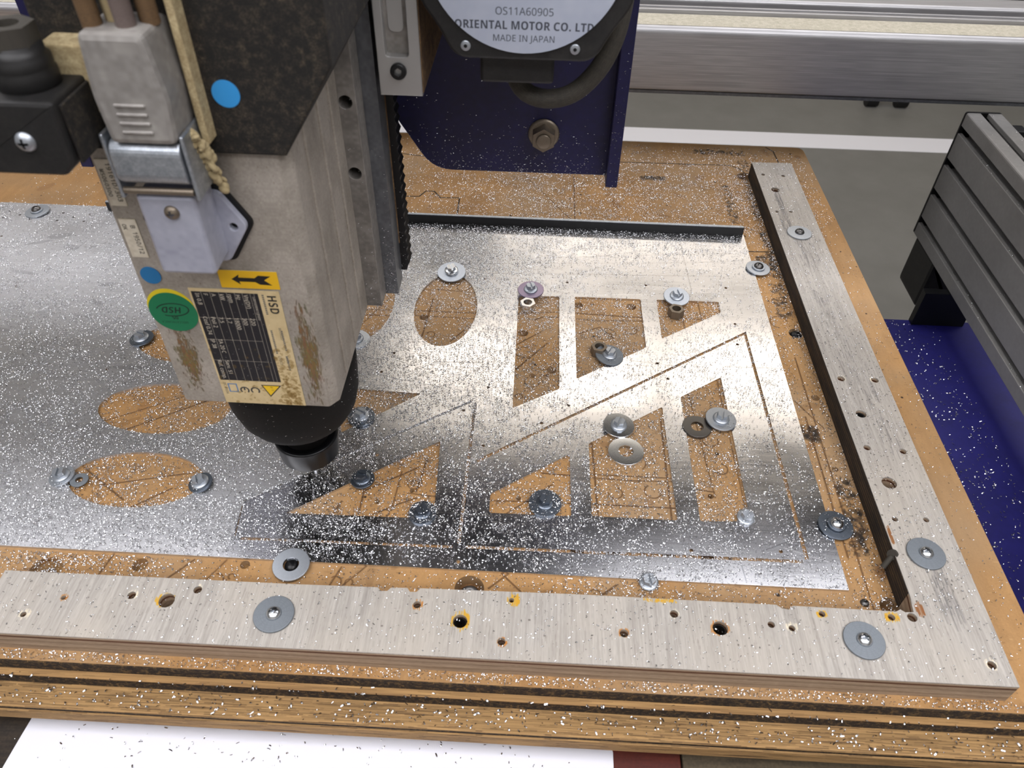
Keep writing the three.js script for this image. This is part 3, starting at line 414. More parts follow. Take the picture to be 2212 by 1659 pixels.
// ---------------------------------------------------------------- the spindle
const decal = (t, name, w, h, x, y, z, tex, label, rot = 0) => { const g = new THREE.BoxGeometry(w, h, 0.3); g.rotateZ(rot); g.translate(x, y, z); const side = std({ color: 0xb7a988, roughness: 0.8 }); const m = part(t, name, g, [side, side, side, side, std({ map: tex, roughness: 0.5 }), side], label); return m; };
const sprite = (w, h, px, base, draw) => paint(w, h, px, typeof base === 'function' ? base : () => base, draw);
const txt = (c, s, x, y, size, color = '#111', font = 'sans-serif', weight = '') => { c.fillStyle = color; c.font = `${weight} ${size}px ${font}`; c.fillText(s, x, y); };
const spindle = thing('milling_spindle', 'dirty aluminium milling spindle with nameplate, black nose and collet nut', 'spindle', [-152, 24, -352]);
part(spindle, 'spindle_body', slabY(rounded([[-195.6, -300], [-112.5, -300], [-107.8, -306], [-107.8, -392], [-195.6, -392]], [2, 1, 1, 0, 0], 2), 122, 420, [], 0.8), M.spindleAlu);
for (const z of [-331, -358, -380]) part(spindle, 'body_rib', rbox(-108.6, -106.6, 126, 418, z - 7, z + 7, 1, 2), M.spindleAlu);
const COVER = [[-195, 278], [-107, 278], [-82, 316.5], [-82, 430], [-195, 430]];
part(spindle, 'motor_cover', slabZ(COVER, -390, -296, [], 1), M.dustBlack, 'black dust-covered motor cover');
part(spindle, 'nose', lathe([[0.001, 60], [27, 60], [29.5, 61], [34, 66], [38.5, 74], [41.4, 86], [42.5, 104], [42.8, 121.6], [0.001, 121.6]], 64).translate(-152.5, 0, -352), M.noseBlack, 'black rounded spindle nose');
part(spindle, 'shaft', lathe([[0.001, 40], [15.5, 40], [15.5, 62], [0.001, 62]], 40).translate(-152.5, 0, -352), M.steelDark);
part(spindle, 'collet_nut', lathe([[5, 22.5], [19, 22.5], [20.2, 23.5], [22, 40], [21.4, 41.4], [19.6, 41.6], [18.6, 39.8], [10, 39.6], [10, 30], [5, 22.5]], 64).translate(-152.5, 0, -352), M.blackGloss, 'glossy black collet nut');
part(spindle, 'end_mill', lathe([[0.001, 0.3], [1.2, 0.3], [1.2, 14], [3, 16], [3, 32], [0.001, 32]], 20).translate(-152.5, 0, -352), M.steelBright);
// nameplate drawn upright (80 x 46 mm), then turned a quarter so that it reads downwards
const plateTex = sprite(82, 46, 12, (u, v) => mixc([190, 168, 124], [214, 194, 150], fbm(u * 0.2, v * 0.2)), (c) => {
  txt(c, 'HSD', 2.5, 6.6, 6.4, '#1a1a1a', 'sans-serif', 'bold');
  c.fillStyle = '#555'; for (const [x, y, w] of [[2.5, 8.2, 12], [26, 3, 14], [44, 3.6, 10], [26, 8.4, 16]]) for (let i = 0; i < w; i += 1.2) c.fillRect(x + i, y, 0.8, 1);
  txt(c, 'MODELLO', 24, 4.6, 1.9, '#444'); txt(c, 'MATR.', 44, 4.6, 1.9, '#444'); txt(c, 'CODICE', 44, 8.4, 1.9, '#444');
  c.fillStyle = '#17171c'; c.fillRect(2, 11, 62, 34);
  c.strokeStyle = 'rgba(205,195,175,0.75)'; c.lineWidth = 0.22;
  for (const y of [13, 15, 19, 23, 27, 31, 35.5, 40]) { c.beginPath(); c.moveTo(2, y); c.lineTo(64, y); c.stroke(); }
  for (const x of [19, 34, 49]) { c.beginPath(); c.moveTo(x, 15); c.lineTo(x, 45); c.stroke(); }
  const tc = '#cdc3af';
  [['Vn(DY)', '220'], ['Hz', '300'], ['rpm', '18000'], ['kW', '1,7'], ['A', '7,5'], ['F', 'Poli 2', 'TA 20 C', 'Serv. S1'], ['In 0.8', 'Cosf 0.74', 'IP 38', 'Raf. comp.']].forEach((r, i) => r.forEach((s, k) => txt(c, s, 3 + k * 15.3, 18.2 + i * 4.12, 3, tc)));
  txt(c, 'Lubricazione a grasso', 4, 14.6, 1.6, tc); txt(c, 'IEC 60034', 66, 44, 2, '#333');
  c.fillStyle = '#e2b91c'; c.strokeStyle = '#222'; c.lineWidth = 0.6; c.beginPath(); c.moveTo(67, 12); c.lineTo(75.5, 19); c.lineTo(67, 22.5); c.closePath(); c.fill(); c.stroke();
  c.strokeStyle = '#333'; c.lineWidth = 0.9; c.beginPath(); c.arc(71.5, 27, 2.2, 0.8, 5.5); c.stroke(); c.beginPath(); c.arc(71.5, 33, 2.2, 0.8, 5.5); c.moveTo(69.4, 33); c.lineTo(71.6, 33); c.stroke();
  c.strokeStyle = '#5478a4'; c.lineWidth = 0.7; c.strokeRect(67, 37, 6, 4.6);
  const s0 = seed; seed = 55; for (let i = 0; i < 240; i++) { c.fillStyle = `rgba(112,84,34,${rr(0.12, 0.5)})`; c.beginPath(); const x = 30 + 52 * Math.sqrt(rnd()), y = rnd() < 0.7 ? rr(2, 11) : rr(0, 46); c.ellipse(x, y, rr(0.3, 2), rr(0.3, 1.2), rr(0, 3), 0, 7); c.fill(); } for (let i = 0; i < 160; i++) { c.fillStyle = `rgba(225,222,212,${rr(0.3, 0.8)})`; c.fillRect(rr(0, 82), rr(0, 46), rr(0.1, 0.4), rr(0.1, 0.5)); } seed = s0;
});
decal(spindle, 'nameplate', 80.5, 45.5, -148.6, 163, -299.7, plateTex, 'stained beige and black nameplate', -Math.PI / 2);
decal(spindle, 'arrow_sticker', 29.2, 10.6, -139.2, 209.8, -299.62, sprite(29, 10.6, 20, [226, 178, 22], (c) => { c.fillStyle = '#15130f'; c.beginPath(); for (const [x, y] of [[6, 5.3], [10, 2.4], [9.6, 4.2], [17.5, 4.2], [19.5, 2.6], [25.5, 2.8], [22, 5.3], [25.5, 8.2], [19.5, 8], [17.5, 6.6], [9.6, 6.6], [10, 8.4]]) c.lineTo(x, y); c.fill(); }), 'yellow sticker with a black arrow');
const discMat = (tex) => std({ map: tex, roughness: 0.55 });
const disc = (t, name, r, x, y, z, mat, label) => part(t, name, new THREE.CylinderGeometry(r, r, 0.3, 40).rotateY(Math.PI / 2).rotateX(Math.PI / 2).translate(x, y, z), mat, label);
disc(spindle, 'yellow_sticker', 12.2, -183.3, 189.6, -299.75, std({ color: 0xd9c21e, roughness: 0.6 }), 'yellow round sticker behind the green one');
const greenTex = sprite(26, 26, 16, [16, 112, 72], (c) => { c.translate(13, 13); c.rotate(Math.PI); txt(c, 'HSD', -5, 3.4, 5.4, '#06241a', 'sans-serif', 'italic bold'); c.strokeStyle = '#06241a'; c.lineWidth = 0.6; c.beginPath(); c.ellipse(0, 1.6, 8.4, 4, -0.1, 0.3, 5.4); c.stroke(); txt(c, '05', -1.6, -2.6, 3, '#06241a', 'sans-serif', 'bold'); txt(c, 'MECCATRONICA', -6, -6, 1.9, '#06241a'); });
{ const g = new THREE.CylinderGeometry(12.4, 12.4, 0.3, 40).rotateX(Math.PI / 2); const p = g.attributes.position, uv = g.attributes.uv; for (let i = 0; i < p.count; i++) uv.setXY(i, 0.5 + p.getX(i) / 26, 0.5 + p.getY(i) / 26); part(spindle, 'green_sticker', g.translate(-183, 187.2, -299.55), discMat(greenTex), 'green round sticker with dark lettering'); }
disc(spindle, 'blue_dot', 5, -187.8, 209.8, -299.7, std({ color: 0x1f6ea3, roughness: 0.6 }), 'blue dot sticker on the bare metal');
disc(spindle, 'blue_dot', 5.6, -126.3, 304.4, -295.8, std({ color: 0x2f8fd0, roughness: 0.6 }), 'blue dot sticker on the black cover');
const tape = (l1, l2) => sprite(24, 9, 20, (u, v) => mixc([198, 188, 168], [216, 208, 190], vnoise(u * 0.6, v * 0.6)), (c) => { txt(c, l1, 1.5, 4, 3.4, '#3a352c', 'monospace', 'bold'); txt(c, l2, 3, 7.8, 3, '#3a352c', 'monospace', 'bold'); });
decal(spindle, 'paper_label', 23, 7.6, -190, 260, -299.65, tape('19161D/303', ' MS060300'), 'small cream label, upper', -Math.PI / 2);
decal(spindle, 'paper_label', 21, 8, -189.2, 231, -299.65, tape(' B 1950/12', 'OK'), 'small cream label, lower', -Math.PI / 2);
// brown resin stains on the front
{ const st = sprite(60, 60, 8, [0, 0, 0], (c) => { c.clearRect(0, 0, 60, 60); const s0 = seed; seed = 44; for (let i = 0; i < 620; i++) { c.fillStyle = `rgba(${116 + rr(-20, 20)},${95 + rr(-14, 14)},${58 + rr(-10, 10)},${rr(0.15, 0.5)})`; c.beginPath(); c.ellipse(30 + rr(-1, 1) * rr(4, 22), 30 + rr(-1, 1) * rr(4, 27), rr(0.4, 2.6), rr(0.3, 2), rr(0, 3), 0, 7); c.fill(); } seed = s0; });
  const sm = std({ map: st, transparent: true, roughness: 0.8 });
  for (const [x, y, w, h] of [[-117.4, 161, 19, 84], [-184, 155, 20, 56]]) part(spindle, 'resin_stain', new THREE.PlaneGeometry(w, h).translate(x, y, -299.93), sm, 'brown resin stain'); }
// ---- power connector on the spindle face
const con = thing('power_connector', 'grey metal plug connector with clamping lever on the spindle front', 'connector', [-155, 222, -286]);
part(con, 'gasket', slabZ(rounded([[-181, 243], [-168, 222], [-142, 222], [-129, 243], [-140, 262], [-170, 262]], 3, 4), -300, -298.4), M.black);
part(con, 'flange', slabZ(rounded([[-179, 243], [-167, 223.5], [-143.5, 223.5], [-131, 243], [-141, 260], [-169, 260]], 3, 4), -298.4, -295, [ring(-137.6, 242.6, 1.9, 12), ring(-172.6, 242.6, 1.9, 12)], 0.6), M.hoodBlue);
const conHousing = part(con, 'housing', rbox(-168, -142.8, 228, 268.4, -297, -277, 2.4, 3), M.hoodBlue, 'pale grey connector housing');
const conLever = part(con, 'clamping_lever', slabX(rounded([[-296, 276], [-275.4, 274.5], [-272.4, 278], [-272.6, 290], [-276, 293], [-296, 292]], 2, 3), -169.5, -141, 0.8), M.zinc, 'shiny steel clamping lever');
part(conLever, 'lever_bar', new THREE.CylinderGeometry(1.5, 1.5, 29, 12).rotateZ(Math.PI / 2).translate(-155.2, 271.5, -275.2), M.steelBrown);
for (const x of [-171, -139.4]) part(conLever, 'lever_arm', rbox(x - 0.9, x + 0.9, 268, 296, -294, -274, 0.8), M.zinc);
part(conHousing, 'housing_neck', rbox(-167, -143.8, 266, 292, -297, -286, 1.5, 2), M.hoodBlue);
part(conHousing, 'housing_screw', inM(panHead).clone().scale(0.72 / K, 0.72 / K, 0.72 / K).rotateX(Math.PI / 2).translate(-154, 260.4, -277.2), M.steelBrown);
const conHood = part(con, 'hood', slabZ(rounded([[-166.4, 293], [-140.6, 293], [-139, 312], [-141.4, 335], [-165.4, 335], [-167.6, 312]], 3, 4), -297, -272, [], 2.5), M.hoodGrey, 'dusty grey connector hood');
for (const y of [298.5, 302, 305.5, 309]) part(conHood, 'grip_ridge', rbox(-160, -148, y - 0.7, y + 0.7, -272.6, -271.2, 0.6, 2), M.hoodGrey);
for (let i = 0; i < 4; i++) part(con, 'cable', tube([[-162.5 + i * 6.2, 334, -281 - (i % 2) * 6], [-162.5 + i * 6.3, 352, -280 - (i % 2) * 6], [-163.5 + i * 6.6, 400, -276 - (i % 2) * 6]], 3.6, 14, 12), [M.brownDirt, M.dust, M.cableMauve, M.brownDirt][i]);
part(con, 'label_tag', rbox(-137.8, -134.6, 286, 352, -298, -288, 0.8), M.dust, 'dusty cream strip beside the hood');
// sawdust clot beside the lever
{ const gs = []; const s0 = seed; seed = 3; for (let i = 0; i < 90; i++) { const t = rnd(); gs.push(new THREE.IcosahedronGeometry(rr(0.7, 2.1), 1).scale(rr(0.6, 1.4), rr(0.6, 1.7), rr(0.5, 1.2)).rotateZ(rr(0, 3)).translate(-138.8 + rr(-2.4, 2.4) + t * 2.5, 295 - t * 32, -282 - t * 12 + rr(-1.5, 2))); } seed = s0; const g = mergeGeometries(gs); const d = solo('sawdust_clump', g, M.dust, 'pale clot of sawdust hanging beside the connector lever', 'sawdust'); d.userData.kind = 'stuff'; delete d.userData.category; }
// ---- black valve plug at the left
const plug = thing('valve_plug', 'black square plug with cable gland left of the connector', 'plug', [-196, 286, -272]);
const plugBody = part(plug, 'plug_body', slabZ(rounded([[-218, 286.4], [-180, 286.4], [-175.4, 291], [-174.6, 315], [-218, 315]], 1.5, 3), -292, -258, [], 1.4), M.blackPlastic);
part(plug, 'dusty_side', rbox(-175, -173.6, 290, 313, -290, -262, 0.6), M.dustBlack);
part(plugBody, 'plug_screw', inM(panHead).clone().scale(0.85 / K, 0.85 / K, 0.85 / K).rotateX(Math.PI / 2).translate(-190, 300.2, -258.4), M.zinc);
part(plug, 'gland_neck', lathe([[0.001, 312], [11, 312], [11, 320], [10, 321], [10.6, 322], [10.6, 325], [9.4, 326], [9.2, 330], [0.001, 330]], 36).translate(-190.5, 0, -275), M.blackPlastic);
part(plug, 'gland_nut', cut(new THREE.CylinderGeometry(9.4, 9.4, 7, 6).translate(0, 333, 0), new THREE.CylinderGeometry(4.4, 4.4, 12, 24).translate(0, 337, 0)).translate(-190.5, 0, -275), M.rubber, 'dusty hexagonal gland nut');
part(plug, 'valve_block', slabZ(rounded([[-192, 300], [-168, 300], [-168, 322], [-171, 326], [-188, 326], [-192, 321]], 1, 2), -300, -284, [], 0.8), M.dust, 'dusty beige block behind the plug');

// ---------------------------------------------------------------- the vertical slide behind the spindle
const slide = thing('vertical_slide', 'scuffed grey slide plates behind the spindle with a black toothed strip', 'slide', [-140, 121, -420]);
part(slide, 'front_plate', slabZ([[-206, 123], [-98.2, 123], [-98.2, 470], [-206, 470]], -408, -392.2, [300, 259.3, 217.8].map((y) => ring(-104.2, y, 3.7, 20)), 0.4), M.plateAlu);
part(slide, 'rear_plate', slabY([[-214, -408.2], [-90, -408.2], [-90, -426], [-214, -426]], 121, 470, [], 0.8), M.plateDark);
{ const pts = [[-93, 470], [-93, 128], [-86.5, 128]]; for (let y = 131; y < 468; y += 6.5) pts.push([-85.4, y + 1], [-84.2, y + 3.2], [-85.4, y + 5.6]); pts.push([-85.8, 470]); part(slide, 'toothed_strip', slabZ(pts, -438, -426.2, [], 0.3), M.black, 'black scalloped strip'); }
part(slide, 'brass_edge', rbox(-90.6, -89.4, 150, 470, -426.2, -425.2, 0.3), M.brownDirt, 'brown grimy edge');
const block = thing('guide_block', 'silver aluminium block with milled pocket and socket screw beside the slide', 'guide block', [-75, 260, -445]);
part(block, 'block_body', slabZ([[-86.4, 260.6], [-63.8, 260.6], [-63.8, 470], [-86.4, 470]], -489, -400, [rounded([[-81.8, 281], [-69.8, 281], [-69.8, 440], [-81.8, 440]], 2, 3)], 0.5), M.rail);
part(block, 'pocket_floor', rbox(-82.2, -69.4, 278, 442, -470, -405, 0.4), M.plateAlu);
part(block, 'slot_plate', slabZ(rounded([[-79.8, 292], [-72.2, 292], [-72.2, 430], [-79.8, 430]], 3.6, 5), -405.2, -404.4), M.rail);
part(block, 'socket_screw', cut(lathe([[0.001, 2.4], [3.6, 2.4], [4.2, 1.8], [4.3, 0], [0.001, 0]], 30), new THREE.CylinderGeometry(2.2, 2.2, 4, 6).translate(0, 2.8, 0)).rotateX(Math.PI / 2).translate(-75.7, 273.8, -400.2), M.black, 'black socket screw');
part(block, 'grimy_side', rbox(-64.2, -63.2, 262, 470, -488, -401, 0.3), M.brownDirt, 'brown grimy side');

// ---------------------------------------------------------------- blue gantry plate, motor
const gp = thing('gantry_plate', 'dark blue steel gantry plate with upright side flanges', 'plate', [-137, 158, -500]);
part(gp, 'plate', slabZ(rounded([[-322, 167], [-204, 167], [-184, 202], [-184, 250], [-97, 250], [-97, 202], [-75, 166.4], [48, 166.8], [48, 470], [-322, 470]], [0, 8, 2, 2, 2, 2, 14, 0, 0, 0], 5), -507, -495, [], 0.6), M.blue);
part(gp, 'flange', rbox(46.6, 54.8, 164, 470, -507, -483, 0.8), M.blue);
part(gp, 'flange', rbox(-323, -314.5, 164, 470, -507, -483, 0.8), M.blue);
const bolt = part(gp, 'flange_nut', lathe([[0.001, 0], [10.6, 0], [10.6, 1.4], [9, 2.6], [0.001, 2.6]], 36).rotateX(Math.PI / 2).translate(2.2, 196.4, -494.8), M.steelBrown, 'dirty flanged nut');
part(bolt, 'nut_hexagon', new THREE.CylinderGeometry(8.2, 8.6, 8, 6).toNonIndexed().rotateX(Math.PI / 2).translate(2.2, 196, -488.6), M.steelBrown);
part(bolt, 'stud_end', lathe([[0.001, 2], [4.4, 2], [5, 1.2], [5, 0], [0.001, 0]], 28).rotateX(Math.PI / 2).translate(2.2, 196, -484.6), M.steelBrown);
const motor = thing('stepper_motor', 'black motor with round silver label and grey cable on the blue plate', 'motor', [-10, 284, -440]);
part(motor, 'housing', slabZ(rounded([[-62, 400], [-62, 312], [-53, 300], [-45, 284.6], [25, 284.6], [33, 300], [42, 312], [42, 400]], [6, 8, 10, 7, 7, 10, 8, 6], 5), -470, -392, [], 1.5), M.blackPlastic);
part(motor, 'rear_housing', rbox(-52, 32, 296, 400, -495, -470, 3), M.blackPlastic);
const motorTex = sprite(100, 100, 10, (u, v) => mixc([176, 184, 202], [192, 198, 212], fbm(u * 0.1, v * 0.1)), (c) => { c.textAlign = 'center'; txt(c, 'OS11A60905', 50, 79.5, 5, '#4a4e58'); txt(c, 'ORIENTAL MOTOR CO. LTD', 50, 86.6, 5.4, '#4a4e58', 'sans-serif', 'bold'); txt(c, 'MADE IN JAPAN', 50, 92.4, 4.4, '#4a4e58'); txt(c, '0.98 A', 58, 68, 5, '#4a4e58'); txt(c, 'VEXTA', 50, 40, 8, '#4a4e58'); });
{ const g = new THREE.CylinderGeometry(48, 48.6, 1.6, 72).rotateX(Math.PI / 2); const p = g.attributes.position, uv = g.attributes.uv; for (let i = 0; i < p.count; i++) uv.setXY(i, 0.5 + p.getX(i) / 100, 0.5 + p.getY(i) / 100); part(motor, 'label_disc', g.translate(-10.4, 336.6, -391.4), std({ map: motorTex, metalness: 0.35, roughness: 0.42 }), 'round silver label with lettering'); }
for (const x of [-39.4, 15.2]) part(motor, 'corner_screw', cut(lathe([[0.001, 1], [2.2, 1], [2.6, 0.4], [2.6, 0], [0.001, 0]], 20), new THREE.CylinderGeometry(1, 1, 3, 6)).rotateX(Math.PI / 2).translate(x, 291, -392.2), M.zinc);
part(motor, 'terminal_box', rbox(-33, 5.5, 268.5, 285, -468, -402, 2, 2), M.blackPlastic);
part(motor, 'cable', tube([[-16, 280, -424], [-15, 264, -422], [-9, 256.5, -420], [2, 253.6, -419], [16, 257, -419], [29, 270, -419], [36.6, 287, -420], [39.6, 306, -422], [41, 350, -428], [41, 420, -436]], 5.2, 60, 14), M.rubber, 'thick grey cable');

// ---------------------------------------------------------------- gantry beam and what runs on it
const beam = thing('rear_beam', 'aluminium profile beam across the rear of the machine with a dusty ledge', 'beam', [0, 60, -930]);
part(beam, 'front_profile', slabX(rounded([[-892, 63], [-890, 65], [-890, 129.5], [-895, 134.4], [-931.6, 134.4], [-932.2, 139.4], [-935.4, 139.8], [-936, 137], [-941, 137], [-941.6, 140], [-945, 140], [-945, 63]], [0.6, 0.8, 4, 4, 0.3, 0.5, 0.5, 0.2, 0.2, 0.4, 0.4, 0], 4), -1100, 1100), M.railFace);
part(beam, 'bottom_lip', slabX([[-891, 59.6], [-891, 63], [-1000, 63], [-1000, 59.6]], -1100, 1100), M.plateDark);
part(beam, 'ledge_dust', slabX([[-896.5, 134.42], [-931, 134.42], [-930, 135.4], [-908, 135]], -1100, 1100), M.dustPale, 'sawdust on the ledge');
part(beam, 'slot_floor', rbox(-1100, 1100, 66, 116, -972, -945, 0.5), M.railFace, 'floor of the slot between the profiles');
part(beam, 'rear_profile', slabX(rounded([[-968, 63], [-968, 138], [-971, 141], [-1050, 141], [-1050, 63]], 1.5, 3), -1100, 1100), M.railFace);
const gantry = thing('gantry_crossbeam', 'aluminium gantry crossbeam above the picture with an added dark underside', 'beam', [0, 284, -565]);
part(gantry, 'profile', rbox(-1000, 1000, 287, 430, -650, -512, 3, 2), M.gantryGrey);
part(gantry, 'dark_underside', rbox(-1000, 1000, 284, 287.2, -648, -514, 1), M.black, 'added dark underside, shade put into its colour');  // added black layer: deepens the underside's shade as mirrored in the sheet

// ---------------------------------------------------------------- right-hand rail, blue base
const rail = thing('slotted_rail', 'tall grey aluminium slotted profile along the right side', 'rail', [506, -102, -500]);
{
  const slots = [38, -2, -42, -82];
  const pts = [[486, -102, 1], [526, -102, 1], [526, 58, 1.5], [510.2, 58, 0.8], [510.2, 53, 0.3], [514.5, 53, 0], [514.5, 45, 0], [497.5, 45, 0], [497.5, 53, 0], [501.8, 53, 0.3], [501.8, 58, 0.8], [486, 58, 2.6]];
  for (const q of slots) pts.push([486, q + 4.4, 0.9], [491, q + 4.4, 0.3], [491, q + 9, 0], [500, q + 9, 0], [500, q - 9, 0], [491, q - 9, 0], [491, q - 4.4, 0.3], [486, q - 4.4, 0.9]);
  part(rail, 'profile', slabZ(rounded(pts, pts.map((p) => p[2]), 3), -872, 300), M.railSide);
  part(rail, 'end_cap', slabZ(rounded([[485.4, -102.6], [526.6, -102.6], [526.6, 58.6], [485.4, 58.6]], 3.4, 4), -875, -872, [], 0.4), M.black, 'black plastic end cap');
}
solo('rail_clip', rbox(528, 540, 34, 56, -850, -832, 1.5, 2), M.black, 'small black clip on the far side of the slotted rail', 'clip');
solo('base_plate', slabY([[300, -300], [300, -752], [620, -752], [620, 200], [328, 200]], -160, -150, [], 1), M.blueBase, 'dark blue steel base plate strewn with chips at the right', 'plate');
solo('support_plate', rbox(458, 520, -149.8, -102.2, -752, -742, 0.8), M.blackGloss, 'black upright plate under the slotted rail', 'plate');
solo('drive_box', slabZ(rounded([[487, -168], [530, -168], [530, -103], [487, -103]], [7, 2, 2, 2], 4), -866, -800, [], 5), M.blackPlastic, 'dark grey rounded box under the far end of the slotted rail', 'box');
{
  const t = thing('cabinet_castor', 'black twin castor on the floor beyond the white stripe', 'castor', [1345, FY, -3000]);
  for (const x of [1288, 1402]) part(t, 'wheel', new THREE.CylinderGeometry(26, 26, 44, 28).rotateZ(Math.PI / 2).translate(x, FY + 26, -3000), M.black);
  part(t, 'axle_bracket', rbox(1270, 1420, FY + 40, FY + 75, -3020, -2985, 6, 2), M.black);
}

// ---------------------------------------------------------------- table and paper in front
const boardTex = (a, b) => fit(paint(200, 80, 4, (u, v) => mixc(a, b, clamp(fbm(u * 0.03, v * 0.5) * 0.9 + (vnoise(u, v) - 0.5) * 0.3))), 0, 0, 200, 80);
const table = thing('work_table', 'dark wooden table of dissimilar boards under the front edge of the bed', 'table', [-100, -80, -100]);
part(table, 'board', rbox(-700, -260, -80, -62, -330, 120, 1), std({ map: boardTex([22, 17, 12], [74, 60, 44]), roughness: 0.7 }), 'black stained board');
part(table, 'board', rbox(-259, 104.6, -80, -62, -330, 120, 1), std({ map: boardTex([66, 22, 14], [104, 40, 24]), roughness: 0.6 }), 'red-brown board');
part(table, 'board', rbox(105.6, 335, -80, -62, -330, 120, 1), std({ map: boardTex([58, 50, 38], [112, 98, 74]), roughness: 0.8 }), 'grey-brown board');
solo('paper_sheet', slabY(rounded([[-306, -194.5], [62.6, -190.6], [62, -120], [-312, -120], [-309, -165]], [1, 2, 0, 0, 20], 4), -61.9, -61.3), M.paper, 'white sheet of paper under the front of the bed', 'paper');
// posts that carry the bed and the rail (below the view)
solo('bed_support', rbox(-880, 300, -160, -38.2, -880, -400, 2), M.blackPlastic, 'dark support box under the bed', 'support');
solo('machine_stand', rbox(-880, 620, FY, -160.2, -750, -260, 3), M.blueBase, 'blue machine stand below the bed', 'stand');
solo('table_stand', rbox(-690, 290, FY, -80.2, -250, 110, 3), M.blackPlastic, 'dark stand under the table', 'stand');

// ---------------------------------------------------------------- metal chips
const chipGeo = (() => {                                             // a curled sliver about 2 mm long
  const n = 5, pos = [], idx = [];
  for (let i = 0; i <= n; i++) { const a = (i / n - 0.5) * 2.3, x = Math.sin(a) * 0.95, y = (Math.cos(a) - 0.5) * 0.62, w = 0.3 * (1 - 0.5 * Math.abs(i / n - 0.5)); pos.push(x, y, -w, x, y + (i % 2) * 0.06, w); }
  for (let i = 0; i < n; i++) { const k = i * 2; idx.push(k, k + 1, k + 2, k + 1, k + 3, k + 2); }
  const g = new THREE.BufferGeometry(); g.setAttribute('position', new THREE.Float32BufferAttribute(pos, 3)); g.setIndex(idx); g.computeVertexNormals(); g.scale(K, K, K); return g;
})();
const O = new THREE.Object3D();
function chips(label, places, size = [0.4, 0.9]) {
  const m = new THREE.InstancedMesh(chipGeo, M.chip, places.length); m.name = numbered('metal_chips'); m.castShadow = m.receiveShadow = true;
  places.forEach(([x, y, z, up], i) => {
    O.position.set(x * K, (up ? y : y + 0.25) * K, z * K);
    if (up) O.rotation.set(up[0] + rr(-0.5, 0.5), up[1] + rr(-0.5, 0.5), rr(0, 6.28)); else O.rotation.set(rr(-0.6, 0.6) + (rnd() < 0.3 ? Math.PI : 0), rr(0, 6.28), rr(-0.45, 0.45), 'YXZ');
    O.rotation.order = 'YXZ'; const s = rr(...size); O.scale.set(s * rr(0.6, 1.25), s * rr(0.4, 1.1), s * rr(0.6, 1.3)); O.updateMatrix(); m.setMatrixAt(i, O.matrix);
  });
  scene.add(m); m.userData.label = label; m.userData.kind = 'stuff'; return m;
}
const blob = (x, z, cx, cz, sx, sz) => Math.exp(-(((x - cx) / sx) ** 2) - ((z - cz) / sz) ** 2);
// chips per square millimetre on the sheet, read from the photograph
function density(x, z) {
  const cl = vnoise(x * 0.11, z * 0.11) * 0.6 + vnoise(x * 0.35 + 50, z * 0.35) * 0.4, streak = Math.pow(clamp(cl * 1.7 - 0.3), 1.5);
  let d = (0.12 + 0.12 * (z < -600 ? 1.8 : 1)) * (x < -195 ? 1.5 : 1);
  d += 2.4 * blob(x, z, -215, -372, 75, 20) + 1.7 * blob(x, z, -240, -300, 130, 13) + 0.7 * blob(x, z, -290, -340, 110, 60) + 0.35 * blob(x, z, -380, -470, 130, 60);
  d += 1.0 * blob(x, z, -70, -530, 75, 130) + 0.6 * blob(x, z, -60, -460, 60, 40) + 0.4 * blob(x, z, -140, -300, 60, 14) + 0.3 * blob(x, z, -30, -440, 45, 25) + 0.5 * blob(x, z, -90, -630, 90, 60) + 0.35 * blob(x, z, 40, -660, 140, 26) + 0.3 * blob(x, z, -45, -290, 40, 16) + 0.25 * blob(x, z, 20, -340, 60, 45) + 0.12 * blob(x, z, 90, -300, 90, 25) + 0.6 * blob(x, z, 70, -684, 150, 8);
  d *= 1 - 0.6 * blob(x, z, 140, -600, 90, 60) - 0.55 * blob(x, z, -500, -640, 90, 40);
  return d * (0.3 + 1.9 * streak);
}
function scatter(n, box, dens, y) {
  const out = []; const [x0, x1, z0, z1] = box;
  for (let i = 0; i < n; i++) { const x = rr(x0, x1), z = rr(z0, z1), q = dens(x, z); if (rnd() < q) out.push([x, typeof y === 'function' ? y(x, z, q) : y + rr(0, 0.35), z]); }
  return out;
}
const onSheet = (x, z) => inside(x, z, SHEET) && !HOLES.some((h) => inside(x, z, h));
const BIG = HOLES.slice(0, 13).map((h) => { const xs = h.map((p) => p[0]), zs = h.map((p) => p[1]); return [Math.min(...xs), Math.max(...xs), Math.min(...zs), Math.max(...zs), h]; });
const A_SHEET = 778 * 418;
chips('silver chips strewn over the aluminium sheet', scatter(A_SHEET, [-566, 212, -691, -274], (x, z) => { const d = density(x, z); return rnd() < d && onSheet(x, z) ? 1 : 0; }, (x, z) => 2.25 + rr(0, 0.3) + (rnd() < density(x, z) * 0.6 ? rr(0, 0.9) : 0)));
chips('silver chips lying on the wood inside the cutouts', BIG.flatMap(([x0, x1, z0, z1, h]) => scatter((x1 - x0) * (z1 - z0), [x0, x1, z0, z1], (x, z) => (inside(x, z, h) ? (z > -430 && x < -200 ? 0.5 : x < -80 && z < -420 && z > -450 ? 0.9 : 0.5) * (0.3 + 1.6 * Math.pow(vnoise(x * 0.13, z * 0.13), 1.5) * 1.4) : 0), 0.3)));
